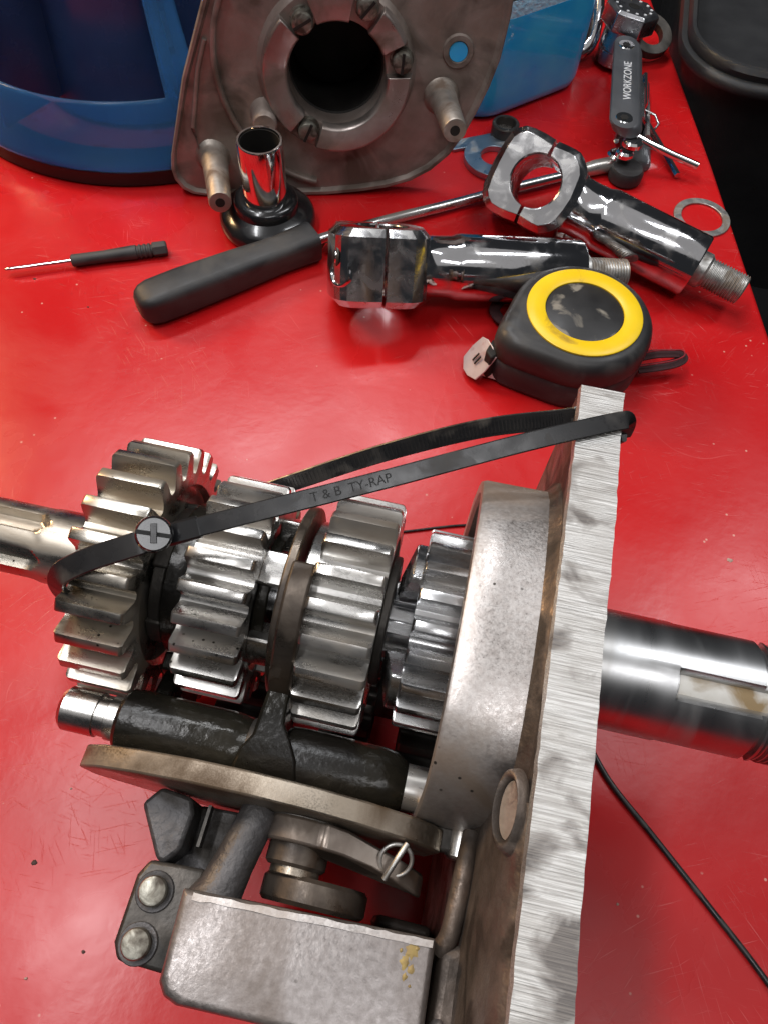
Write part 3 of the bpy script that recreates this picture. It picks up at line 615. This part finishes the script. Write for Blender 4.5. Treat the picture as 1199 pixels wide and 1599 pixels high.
b = MB(); b.tube([q + Vector((0, 0, 2.7)) for q in lp_], .45, 6); b.build('loop_edge', 'red_trim', lo, sm=60)

# ================================================================== CHROME RISERS
def riser(label, head_c, ang, hole_elev, post_len, zc, tilt):
    """x axis: from head to stud. Head at local x = 0."""
    E = thing('handlebar_riser', label, 'riser', (head_c[0], head_c[1], 0), (0, tilt, ang), 'chrome handlebar risers')
    ce, se = cos(hole_elev), sin(hole_elev)
    def H(x, s_, h):                     # s_: in the clamp's plane, h: along the hole
        return (x, -h * ce + s_ * se, zc + h * se + s_ * ce)
    HR = 13.6
    base_o = [(1.0, -22.8), (9, -23.2), (15, -22.6), (20, -19), (24, -13), (25.5, 0), (24, 13), (20, 19), (15, 22.6), (9, 23.2), (1.0, 22.8)]
    cap_o = [(-1.0, 23), (-12, 23.8), (-20, 22.6), (-24.6, 18), (-26.4, 9), (-26.8, 0), (-26.4, -9), (-24.6, -18), (-20, -22.6), (-12, -23.8), (-1.0, -23)]
    def half(name, outer, sgn):
        inner = [(sgn * abs(x) if abs(x) > 1 else sgn * 1.0, y) for x, y in circ(0, 0, HR, 17, -pi / 2 if sgn > 0 else pi / 2, pi / 2 if sgn > 0 else 1.5 * pi, True)]
        out = []
        for i in range(len(inner)):
            f = i / (len(inner) - 1) * (len(outer) - 1); k = min(int(f), len(outer) - 2); t_ = f - k
            out.append((outer[k][0] * (1 - t_) + outer[k + 1][0] * t_, outer[k][1] * (1 - t_) + outer[k + 1][1] * t_))
        W = 19.0; secs = []
        def sec(o_in, o_out):
            res = []
            return res
        rings = []
        for (ix, iy), (ox, oy) in zip(inner, out):
            def pt(base, d, h):
                L = sqrt(base[0] ** 2 + base[1] ** 2); return H(base[0] * (1 + d / L), base[1] * (1 + d / L), h)
            rings.append([pt((ix, iy), .9, -W), pt((ix, iy), .25, -W + .3), pt((ix, iy), 0, -W + .9), pt((ix, iy), 0, W - .9), pt((ix, iy), .25, W - .3), pt((ix, iy), .9, W),
                          pt((ox, oy), -4.2, W), pt((ox, oy), -3.9, W - .15), pt((ox, oy), -.2, W - 3.8), pt((ox, oy), 0, 0), pt((ox, oy), -.2, -W + 3.8), pt((ox, oy), -3.9, -W + .15), pt((ox, oy), -4.2, -W)])
        b = MB(); b.loft(rings); return b.build(name, 'chrome_worn', E, sm=15)
    cap = half('clamp_cap', cap_o, -1); half('clamp_base', base_o, 1)
    rn = Vector((-.72, -.42, .55)).normalized(); rp = Vector((-20.6, -15.6, zc + 7.5)) if hole_elev > 1.2 else Vector((-24.0, -6, zc - 6))
    b = MB(); b.rod(rp - rn * 3, rp + rn * 4, [(0, 8.0), (4.6, 7.2), (5.6, 6.4), (5.6, 5.6), (5.0, 5.0), (2.0, 4.9)], 28); rr_ = b.build('bolt_recess', 'chrome', cap, sm=40)
    b = MB(); b.rod(rp - rn * 1, rp + rn * 4, [(0, 4.0), (2.2, 4.0), (2.8, 3.5), (2.8, 1.9), (1.4, 1.8)], 20); b.build('cap_bolt', 'chrome_clean', cap, sm=40)
    for s_ in (-1, 1):                    # counterbored cap bolts
        b = MB(); b.rod(H(-24.4, s_ * 15.2, 5), H(0, s_ * 15.2, 5), [(0, 4.6), (.3, 5.2), (1.2, 5.2)], 24); bs = b.build('bolt_recess', 'dark_steel', cap, sm=40)
        b = MB(); b.rod(H(-25.2, s_ * 15.2, 5), H(0, s_ * 15.2, 5), [(0, 2.2), (.2, 3.4), (1.0, 3.8), (3, 3.8)], 20); b.build('cap_bolt', 'chrome_clean', cap, sm=40)
    b = MB(); b.rod((16, 0, zc), (200, 0, zc), [(0, 16.5), (6, 16.5), (7.5, 15.6), (13, 15.4), (21, 15.6), (23.5, 16.6), (26, 17), (post_len + 15.0, 17), (post_len + 16, 16.4), (post_len + 16, 9)], 48); b.build('post', 'chrome', E, sm=35)
    x0 = post_len + 32
    pr = [(0, 9.6), (5, 9.6), (6.5, 8)]
    t_ = 6.5
    while t_ < 26: pr += [(t_ + .35, 8.1), (t_ + .8, 7.35), (t_ + 1.2, 7.35), (t_ + 1.6, 8.1)]; t_ += 1.6
    pr += [(t_ + .8, 7.0)]
    b = MB(); b.rod((x0, 0, zc), (x0 + 40, 0, zc), pr, 28); b.build('threaded_stud', 'zinc', E, sm=30)
    return E
riser('chrome handlebar riser nearest the tape measure, its clamp hole turned away', (-16.0, 297.5), radians(9.5), radians(125), 76, 27.0, radians(5.2))
riser('chrome handlebar riser at the bench edge, its open clamp hole facing up', (69, 371), radians(-26.5), radians(43), 66, 27.5, radians(5.2))

# ================================================================== SMALL TOOLS
# precision screwdriver
def between(a, b): return sqrt((b[0] - a[0]) ** 2 + (b[1] - a[1]) ** 2), atan2(b[1] - a[1], b[0] - a[0])
L_, A_ = between((-217, 294), (-135, 321))
S = thing('precision_screwdriver', 'tiny black-handled precision screwdriver lying on the left of the bench', 'screwdriver', (-217, 294, 0), (0, 0, A_))
b = MB(); b.rod((0, 0, 4), (36, 0, 4), [(0, .5), (1, .9), (3, 1.1), (36, 1.1)], 12); b.build('blade', 'chrome_clean', S)
pr = [(0, 2.6), (.6, 3.3), (18, 3.2), (24, 3.5), (34, 3.9)]
for k in range(3): pr += [(35.2 + k * 2.6, 3.9), (35.6 + k * 2.6, 3.3), (36.4 + k * 2.6, 3.3), (36.9 + k * 2.6, 3.9)]
pr += [(43, 3.8), (43.4, 3.0), (44, 3.0)]
b = MB(); b.rod((35, 0, 4), (90, 0, 4), pr, 20); b.build('handle', 'rubber', S, sm=30)
b = MB(); b.rod((79, 0, 4), (87, 0, 4), [(0, 3.6), (.4, 4.2), (7.2, 4.2), (8, 3.6)], 6); b.build('swivel_cap', 'rubber', S, sm=20, bevel=.3)

# rubber-handled rod that runs under the risers
L_, A_ = between((-134, 268), (-52, 330))
GR = thing('gripped_rod', 'steel rod with a fat black rubber grip, passing behind the chrome risers', 'rod handle', (-136, 270, 0), (0, 0, radians(36.2)))
def gsec(x, wd, ht, z0):
    a, h = wd / 2, ht; r = min(wd, ht) * .26
    P = []
    for cx, cz, a0 in ((a - r, z0 + h - r, 0), (-a + r, z0 + h - r, pi / 2), (-a + r, z0 + r, pi), (a - r, z0 + r, 1.5 * pi)):
        P += [(x, cx + r * cos(a0 + i * pi / 8), cz + r * sin(a0 + i * pi / 8)) for i in range(5)]
    return P
b = MB(); b.loft([gsec(-1, 9, 10, 5), gsec(.5, 14, 14, 3), gsec(3.5, 18, 17, 1.4), gsec(8, 20, 18.6, .6), gsec(25, 20.4, 19, .4), gsec(55, 19, 18, .4), gsec(82, 17, 16.5, .6), gsec(95, 18.2, 17.5, .4), gsec(101, 18.6, 18, .3), gsec(103.5, 18.2, 17.6, .5), gsec(104, 16.5, 16, 1.3)]); b.build('grip', 'rubber', GR, sm=50)
rc0 = Vector((cos(radians(36.2)), sin(radians(36.2)), 0))
def to_local(p): 
    q = Vector(p) - Vector((-136, 270, 0)); return (q.x * rc0.x + q.y * rc0.y, -q.x * rc0.y + q.y * rc0.x, q.z)
b = MB(); b.tube(smooth_path([to_local(p_) for p_ in ((-54, 330, 9), (-40, 340, 8), (-10, 359, 6), (22, 377, 4.5), (60, 397, 4.5), (98, 416, 4.5))], 6), 3.0, 14); b.build('shank', 'steel_bright', GR, sm=60)
b = MB(); b.tube([to_local(p_) for p_ in ((96, 415, 4.5), (102, 418, 4.8), (112, 423, 5), (124, 428, 5), (130, 431, 4.5))], [3, 3.6, 4.6, 4.8, 3.4], 14); b.build('blade_tip', 'steel', GR, sm=60)

# chrome tube on a black knob
K = thing('chrome_tube', 'upright open chrome tube on a round glossy black foot', 'tube', (-82, 352, 0))
b = MB(); b.rod((0, 0, 0), (0, 0, 30), [(0, 24), (1, 26), (4, 27.5), (8, 27.2), (11, 24.8), (13, 21), (14, 18.5), (15, 18.2), (17.5, 18.2), (19.5, 16.8), (20.2, 14), (20.2, 12)], 64); b.build('foot', 'black_gloss', K, sm=50)
b = MB(); b.loft([[(r * cos(a), r * sin(a), z) for a in [2 * pi * i / 64 for i in range(64)]] for r, z in ((12.3, 16), (12.3, 53.2), (11.9, 54), (10.9, 54), (10.6, 53.2), (10.6, 16))]); b.build('sleeve', 'chrome_clean', K, sm=40)
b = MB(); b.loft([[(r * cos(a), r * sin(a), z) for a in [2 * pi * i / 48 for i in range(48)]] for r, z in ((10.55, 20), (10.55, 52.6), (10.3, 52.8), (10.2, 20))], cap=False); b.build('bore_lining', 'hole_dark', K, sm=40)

# small brass hook by the riser
b = MB(); b.tube(smooth_path([(-50, 334, 3), (-47, 338, 6), (-43, 341, 8), (-39, 338, 7), (-40, 334, 4), (-44, 333, 3)], 6), 1.9, 10); tag(b.build('brass_hook', 'brass', sm=60), 'small curled brass hook behind the left chrome clamp', 'hook')

# washers, nut and bolt
def washer(name, label, cat, loc, ro, ri, th, m, tilt=(0, 0, 0)):
    b = MB(); n = 56
    b.loft([[(r * cos(a), r * sin(a), z) for a in [2 * pi * i / n for i in range(n)]] for r, z in ((ro - .2, 0), (ro, .2), (ro, th - .25), (ro - .25, th), (ri + .25, th), (ri, th - .25), (ri, .2), (ri + .2, 0), (ro - .2, 0))], cap=False)
    o = b.build(name, m, sm=40, loc=loc); o.rotation_euler = tilt; return tag(o, label, cat)
washer('washer', 'thin plain steel washer lying near the right bench edge', 'washer', (178, 391, .1), 17.2, 12.6, 1.2, 'zinc')
washer('washer', 'thick bluish zinc washer behind the clamp with the open hole', 'washer', (50.5, 428, .1), 20, 9.5, 4.2, 'zinc_blue')
NT = thing('barrel_nut', 'small dark round nut standing beside the blue bottle', 'nut', (56, 452, 0))
b = MB(); b.loft([[(r * cos(a), r * sin(a), z) for a in [2 * pi * i / 32 for i in range(32)]] for r, z in ((8.6, 0), (8.8, .6), (8.8, 10.5), (8.2, 11.2), (6.6, 11.2), (6.2, 10.4), (6.2, 0), (8.6, 0))], cap=False); b.build('shell', 'dark_steel', NT, sm=40)
b = MB(); b.cyl((0, 0, .2), (0, 0, 6), 6.1, 24); b.build('insert', 'steel', NT)
ST = thing('tab_strip', 'flat bluish steel strip lying by the cover and bottle', 'strip', (42, 446, 0), (0, 0, radians(24)))
b = MB(); b.prism([(-22, -4.5), (16, -4.5), (19, 0), (16, 4.5), (-22, 4.5)], 'z', .2, 2.4); b.build('strip_body', 'zinc_blue', ST, bevel=.4)
BO = thing('set_bolt', 'short threaded bolt lying between the chrome risers', 'bolt', (92, 360.5, 0), (0, 0, radians(-24)))
pr = []; t_ = 6
while t_ < 27: pr += [(t_ + .3, 4.2), (t_ + .7, 3.6), (t_ + 1.0, 3.6), (t_ + 1.3, 4.2)]; t_ += 1.3
b = MB(); b.rod((0, 0, 4.4), (30, 0, 4.4), [(0, 3.4), (.5, 4.0), (6, 4.0)] + pr + [(t_ + .8, 3.2)], 20); b.build('threaded_shank', 'zinc', BO, sm=30)
b = MB(); b.rod((-6, 0, 5.2), (0, 0, 5.2), [(0, 4.4), (.6, 5.0), (5.4, 5.0), (6, 4.4)], 6); b.build('bolt_head', 'zinc', BO, sm=20)

# folding multi-tool
L_, A_ = between((124, 440), (133, 530))
MT = thing('multi_tool', 'folding multi-tool with grey side plates and chrome keys fanned out', 'multi-tool', (125, 436, 0), (0, 0, A_))
def side(z0, z1, name):
    b = MB(); P = circ(88, 0, 9, 14, -pi / 2, pi / 2, True) + circ(4, 0, 9.6, 14, pi / 2, 1.5 * pi, True)
    b.loft([[(x, y * k - (28 - z) * .6, z) for x, y in P] for z, k in ((z0, .9), (z0 + .8, 1), (z1 - 1.2, 1), (z1, .86))]); return b.build(name, 'grey_plastic', MT, sm=40)
pt_ = side(22, 28, 'side_plate'); side(.3, 5.5, 'side_plate')
for x in (5, 86):
    b = MB(); b.cyl((x, 0, 27.2), (x, 0, 28.3), 5.4, 28, .3); bt = b.build('pivot_bolt', 'chrome_clean', MT)
    b = MB(); b.cyl((x, 0, 28.25), (x, 0, 28.5), 2.6, 6); b.build('hex_socket', 'hole_dark', bt)
text('WORKZONE', 7.2, .1, 'lettering', 'white_print', MT, Matrix.Translation((45 * MM, -1.5 * MM, 28.05 * MM)))
zz = 6.2
for k, (x0, x1, hy, m) in enumerate(((10, 80, -13, 'chrome_clean'), (14, 84, -14.0, 'steel_bright'), (8, 74, -13.2, 'chrome_clean'), (16, 82, -12.2, 'steel_bright'))):
    z0 = 5.5 + k * 5.0
    b = MB(); b.tube([(5 if k % 2 else 86, 0, z0 + 1.8), (x0 if k % 2 == 0 else x1, hy * .5 - (22 - z0) * .5, z0 + 1.8), ((x0 + x1) / 2, hy - (22 - z0) * .5, z0 + 1.8), (x1 if k % 2 == 0 else x0, hy - (22 - z0) * .5, z0 + 1.8)], 1.75, 6); b.build('hex_key', m, MT, sm=25)
for k, (x, r) in enumerate(((-4, 6.5), (-9, 5.6), (-6, 6.2))):
    b = MB(); b.cyl((x, -2 - k * 3, 6 + k * 5.4), (x + .5, -2 - k * 3, 10.6 + k * 5.4), r, 24, 1.2); b.build('key_eye', 'chrome_clean', MT, sm=40)
b = MB(); b.rod((-14, -9, 0.5), (-14, -9, 9), [(0, 9), (1, 10.5), (6, 10.5), (8.5, 9)], 28); b.build('end_knob', 'black_plastic', MT, sm=40)
b = MB(); b.tube([(4, -6, 20), (1, -18, 17), (-1, -34, 13), (-3.4, -52, 9.5)], 2.3, 10); kx = b.build('screw_bit', 'chrome_clean', MT, sm=50)
b = MB(); b.tube([(34, -14, 15), (22, -26, 8), (10, -35, 4), (-6, -42, 3)], 2.0, 6); b.build('hex_key', 'chrome_clean', MT, sm=25)
b = MB(); b.tube([(38, -16, 15), (36, -24, 14), (30, -27, 12), (26, -25, 11)], .8, 8); b.build('key_ring', 'steel_bright', MT, sm=50)

# hex-headed fitting and odd parts at the far corner
HF = thing('hex_fitting', 'silver hex-headed fitting with a ring of punched dots at the far corner', 'fitting', (136, 552, 0))
hb0 = Vector((-2, -3, 1)); hb1 = Vector((3, 1, 38)); hd_ = (hb1 - hb0).normalized()
b = MB(); b.rod(hb0, hb1, [(0, 12.5), (.8, 13.5), (9, 13.5), (9.5, 12.3), (11, 12.3), (11.5, 13.8), (23, 13.8)], 40); b.build('fitting_body', 'fitting', HF, sm=30)
b = MB(); b.rod(hb0 + hd_ * 22, hb1, [(0, 16.5), (1.5, 18.8), (12.0, 18.8), (14, 16.6)], 6, phase=.3); hh = b.build('hex_head', 'fitting', HF, sm=20, bevel=.5)
ce = hb0 + hd_ * 36.05; ax = hd_.cross(Vector((0, 1, 0))).normalized(); ay = hd_.cross(ax)
b = MB(); b.cyl(ce - hd_ * .4, ce + hd_ * .1, 4.2, 24); b.build('centre_hole', 'hole_dark', hh)
for k in range(12):
    p = ce + (ax * cos(k * pi / 6) + ay * sin(k * pi / 6)) * 12.3
    b = MB(); b.cyl(p - hd_ * .3, p + hd_ * .25, 1.0, 10); b.build('punched_dot', 'white_print', hh)
CF = thing('bent_fitting', 'bent chrome and rusty fitting behind the blue bottle corner', 'fitting', (108, 556, 0))
b = MB(); b.tube(smooth_path([(-8, -6, 6), (0, -10, 7), (8, -4, 12), (10, 8, 22), (8, 20, 34)], 6), 5.0, 16); b.build('elbow', 'chrome', CF, sm=60)
b = MB(); b.rod((-6, 2, 0), (-6, 2, 30), [(0, 8), (1, 9), (18, 9), (19, 7), (28, 7), (30, 6)], 24); b.build('rusty_stem', 'fork', CF, sm=40)
washer('ring', 'dark steel ring leaning behind the hex-headed fitting', 'ring', (158, 566, 10), 16, 9, 6, 'dark_steel', (radians(24), 0, .4))

# ================================================================== COVER CASTING
CV = thing('cover_casting', 'brown-grey cast cover with bearing bore, slotted screws and two posts, leaning upright', 'cover', (-82.3, 379.2, 0), (radians(-9), 0, radians(8.186)))
# local x right, z up the plate, -y towards the camera
outl = [(-8, 150), (-27.7, 100.9), (-43.5, 65.6), (-57.0, 24.7), (-58.4, 17), (-57.6, 10.4), (-54.5, 5), (-49, 1.7), (-42, .4), (0, 0), (30, .3), (50.5, 2.0), (67, 4.4), (81.4, 8.6), (93.2, 15), (103.3, 24.1), (111, 36), (117.1, 49.4), (122, 62), (125.8, 75.6), (128.2, 96.6), (128, 118), (121, 141), (108, 160), (80, 174), (30, 174)]
def cvr(d, y): return [(x + (40 - x) / max(1, sqrt((40 - x) ** 2 + (75 - z) ** 2)) * d, y, z + (75 - z) / max(1, sqrt((40 - x) ** 2 + (75 - z) ** 2)) * d) for x, z in outl]
BC, BZ, HB = 38.5, 69.0, 25.6
# faceplate with a real bore: outline strip to circle
n_ = len(outl)
def bore_ring(r, y): return [(BC + r * cos(t_), y, BZ + r * sin(t_)) for t_ in [atan2(z - BZ, x - BC) for x, z in outl]]
b = MB(); b.loft([cvr(1.5, 8), cvr(0, 7), cvr(0, -1.6), cvr(.8, -2.6), cvr(2.4, -2.6), cvr(4.0, 0)] + [bore_ring(46, .6), bore_ring(42, .4), bore_ring(34, 0)], cap=False)
b.build('faceplate', 'cover', CV, sm=40)
# raised rib of the round chamber, left of the bore
rb = [(BC + 64 * cos(t_), -1.0, BZ + 4 + 66 * sin(t_)) for t_ in [radians(150 + i * 4) for i in range(28)]]
b = MB(); b.tube(rb, 1, flat=(3.0, 4.5), up=(0, -1, 0)); b.build('chamber_rib', 'cover', CV, sm=60)
# bearing ring with bore
b = MB(); N_ = 80
def ring_y(r, y): return [(BC + r * cos(2 * pi * i / N_), y, BZ + r * sin(2 * pi * i / N_)) for i in range(N_)]
b.loft([ring_y(43, 2), ring_y(41.0, -2.5), ring_y(39.6, -4.6), ring_y(27.5, -5.0), ring_y(26.2, -4.4), ring_y(25.8, -3), ring_y(25.8, 26)], cap=False); brg = b.build('bearing_ring', 'cover', CV, sm=35)
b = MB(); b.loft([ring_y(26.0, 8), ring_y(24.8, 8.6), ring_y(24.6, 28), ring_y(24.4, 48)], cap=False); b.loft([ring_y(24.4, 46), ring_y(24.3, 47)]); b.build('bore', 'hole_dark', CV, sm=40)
scr = ((21.5, 94.5, .5), (21.8, 41.5, 1.1), (72.5, 76.5, 1.5), (54, 101, .8))
sang = sorted(atan2(z - BZ, x - BC) % (2 * pi) for x, z, _ in scr)
for k in range(4):
    a0 = sang[k] + .21; a1 = (sang[(k + 1) % 4] + (2 * pi if k == 3 else 0)) - .21
    b = MB(); rings = []
    for i in range(25):
        a = a0 + (a1 - a0) * i / 24
        rings.append([(BC + r * cos(a), y, BZ + r * sin(a)) for r, y in ((40.2, -3), (39.0, -9.4), (38.2, -10.2), (27.6, -10.4), (26.8, -10.0), (26.0, -8.6), (25.9, -3))])
    b.loft(rings); b.build('ring_segment', 'cover_light', brg, sm=35, bevel=.4)
for sx, sz, sa in scr:
    b = MB(); b.rod((sx, -4.5, sz), (sx, -16, sz), [(0, 6.4), (1.2, 6.4), (1.4, 5.4), (6.0, 5.4), (7.2, 4.8), (7.8, 3.4)], 24); sc_ = b.build('slotted_screw', 'bolt', CV, sm=40)
    b = MB(); c_, s_ = cos(sa), sin(sa); b.loft([[(sx + x * c_ - z * s_, yy, sz + x * s_ + z * c_) for x, z in ((-5, -.75), (5, -.75), (5, .75), (-5, .75))] for yy in (-12.42, -11.4)]); b.build('screw_slot', 'hole_dark', sc_)
# two posts
for px_, pz_, tx, tz, L_ in ((-33, 22.5, -27.0, 20.5, 46), (96.4, 56, 97.6, 57.6, 44)):
    a = Vector((px_, 0, pz_)); c_ = Vector((tx, -L_, tz)); Ln = (c_ - a).length
    b = MB(); b.rod(a, c_, [(-1, 10.5), (1, 9), (4, 8.0), (9, 7.3), (Ln - 1, 6.2), (Ln - .2, 5.8), (Ln, 5.0)], 32); po = b.build('post', 'post', CV, sm=40)
    d_ = (c_ - a).normalized(); b = MB(); b.cyl(c_ - d_ * .5, c_ + d_ * .12, 2.6, 20); b.build('post_hole', 'hole_dark', po)
b = MB(); b.rod((-1.6, 0, 47), (-1.6, -13, 46), [(-1, 8.5), (3, 7.2), (12, 6.6), (13, 5.8)], 28); b.build('short_lug', 'cover', CV, sm=40)
annulus_o = MB(); annulus_o.loft([[(102.9 + r * cos(2 * pi * i / 36), y, 78.6 + r * sin(2 * pi * i / 36)) for i in range(36)] for r, y in ((8.6, .4), (7.8, -1.2), (5.4, -1.4), (4.9, -.2))], cap=False); annulus_o.build('drilled_eye', 'cover', CV, sm=40)
b = MB(); b.rod((102.9, -.4, 78.6), (102.9, -.9, 78.6), [(0, 4.95), (.45, 4.9)], 28); b.build('eye_opening', 'liquid', CV)
b = MB(); b.tube([(-40, -1.0, 22), (-42, -1.2, 40), (-38, -1.2, 56), (-34.6, -1.0, 70), (-29, -1, 84)], 1.3, 10); b.build('casting_rib', 'cover', CV, sm=60)

# ================================================================== BOTTLE OF BLUE LIQUID
BT = thing('liquid_bottle', 'clear bottle of bright blue liquid standing behind the cast cover', 'bottle', (55, 516, 0), (0, 0, radians(38)))
def brr(o, z, wx=52, wy=33, r=24):
    return [(x, y, z) for x, y in rrect(-wx - o, wx + o, -wy - o, wy + o, r + o, 10)]
b = MB(); b.loft([brr(0, 73), brr(0, 80), brr(-1, 110), brr(-6, 140), brr(-16, 158), brr(-20, 166)]); b.build('bottle_shell', 'bottle', BT, sm=50)
b = MB(); b.loft([brr(-9, .3), brr(-4, .8), brr(-1, 3), brr(0, 8), brr(0, 50), brr(0, 63)]); b.build('liquid_fill', 'liquid', BT, sm=50)
b = MB(); b.loft([brr(-.1, 63.1), brr(0, 66), brr(0, 70), brr(-.2, 72.8)]); b.build('foam_layer', 'foam', BT, sm=50)

# ================================================================== BLUE PLASTIC STAND
BS = thing('blue_stand', 'translucent blue plastic stand with window cut-outs on a black ring', 'stand', (-187, 500, 0))
BS.scale = (1.11, 1.11, 1.06)
b = MB(); NB = 128
def rz(r, z): return [(r * cos(2 * pi * i / NB), r * sin(2 * pi * i / NB), z) for i in range(NB)]
b.loft([rz(114, 0), rz(115.5, 1.5), rz(115.5, 9.5), rz(112, 10.5), rz(96, 10.5), rz(96, 0), rz(114, 0)], cap=False); b.build('base_ring', 'black_rim', BS, sm=40)
prof_b = [(116.5, 11), (116.8, 13), (114, 22), (110.5, 32), (108.5, 38), (106, 44), (102.5, 52), (98.5, 60), (94.5, 68), (90, 77), (85.5, 87), (81, 98), (77, 110), (73, 123), (70, 138), (68, 155)]
NBS = 300
pb_ = []
for (r0, z0), (r1, z1) in zip(prof_b, prof_b[1:]):
    k_ = max(1, int((z1 - z0) / 1.6)); pb_ += [(r0 + (r1 - r0) * q / k_, z0 + (z1 - z0) * q / k_) for q in range(k_)]
prof_b = pb_ + [prof_b[-1]]
def win(a, z):
    a = (a - radians(-92)) % (2 * pi); k = a / (2 * pi / 6); f = abs((k + .5) % 1.0 - .5)         # six windows
    odd = int(k + .5) % 2
    if odd: 
        h = (z - 46) / 95.0
        return 0 < h < 1 and f < .42
    return 44.5 < z < 142 and f < .42
vs = []; fs = []
for r, z in prof_b:
    for i in range(NBS): a = 2 * pi * i / NBS; vs.append((r * cos(a), r * sin(a), z))
for j in range(len(prof_b) - 1):
    zc_ = (prof_b[j][1] + prof_b[j + 1][1]) / 2
    for i in range(NBS):
        if not win(2 * pi * (i + .5) / NBS, zc_): fs.append((j * NBS + i, j * NBS + (i + 1) % NBS, (j + 1) * NBS + (i + 1) % NBS, (j + 1) * NBS + i))
b = MB(); b.add(vs, fs); b.build('window_shell', 'blue_trans', BS, sm=60, solid=2.4)
b = MB(); b.loft([rz(66, 4), rz(60, 60), rz(52, 150), rz(50, 156)]); b.build('inner_core', 'blue_inner', BS, sm=40)
for k in range(6):
    a = radians(-92 + 30 + 60 * k); c_, s_ = cos(a), sin(a)
    b = MB(); b.loft([[(r * c_ - t_ * s_, r * s_ + t_ * c_, z) for r, z in ((58, 12), (104, 12), (96, 60), (70, 130), (56, 130))] for t_ in (-1.2, 1.2)]); b.build('inner_fin', 'blue_inner', BS)

# ================================================================== specks of dirt on the bench
rg = random.Random(21)
GP = [(-115, 9, 'dark_chip', 1.2), (-90, -17, 'dark_chip', .7), (160, 157, 'chip', 1.3), (-107, -26, 'chip', .6), (-109, 35, 'chip', .5), (-202, 293, 'dark_chip', .9), (-168, 276, 'dark_chip', .6), (97, 12, 'chip', .6)]
GL = ['dark smear-like crumb at the far left, level with the black pawl', 'dark crumb left of the lower flange bolt', 'pale flake near the right edge above the output shaft', 'pale crumb at the bottom left corner of the bench',
      'pale crumb left of the cam plate', 'dark crumb beneath the small screwdriver blade', 'dark crumb left of the rubber grip', 'pale crumb between the black cord and the plate']
for k, (x, y, kind_, r0) in enumerate(GP):
    b = MB(); n = 9
    b.loft([[(cos(2 * pi * i / n) * r0 * rg.uniform(.7, 1.3) * s_, sin(2 * pi * i / n) * r0 * rg.uniform(.5, 1.0) * s_, h) for i in range(n)] for s_, h in ((1, .02), (.6, rg.uniform(.25, .5)))])
    o = b.build('grit', kind_, sm=0, loc=(x, y, 0)); tag(o, GL[k], 'grit', 'grit crumbs on the bench')
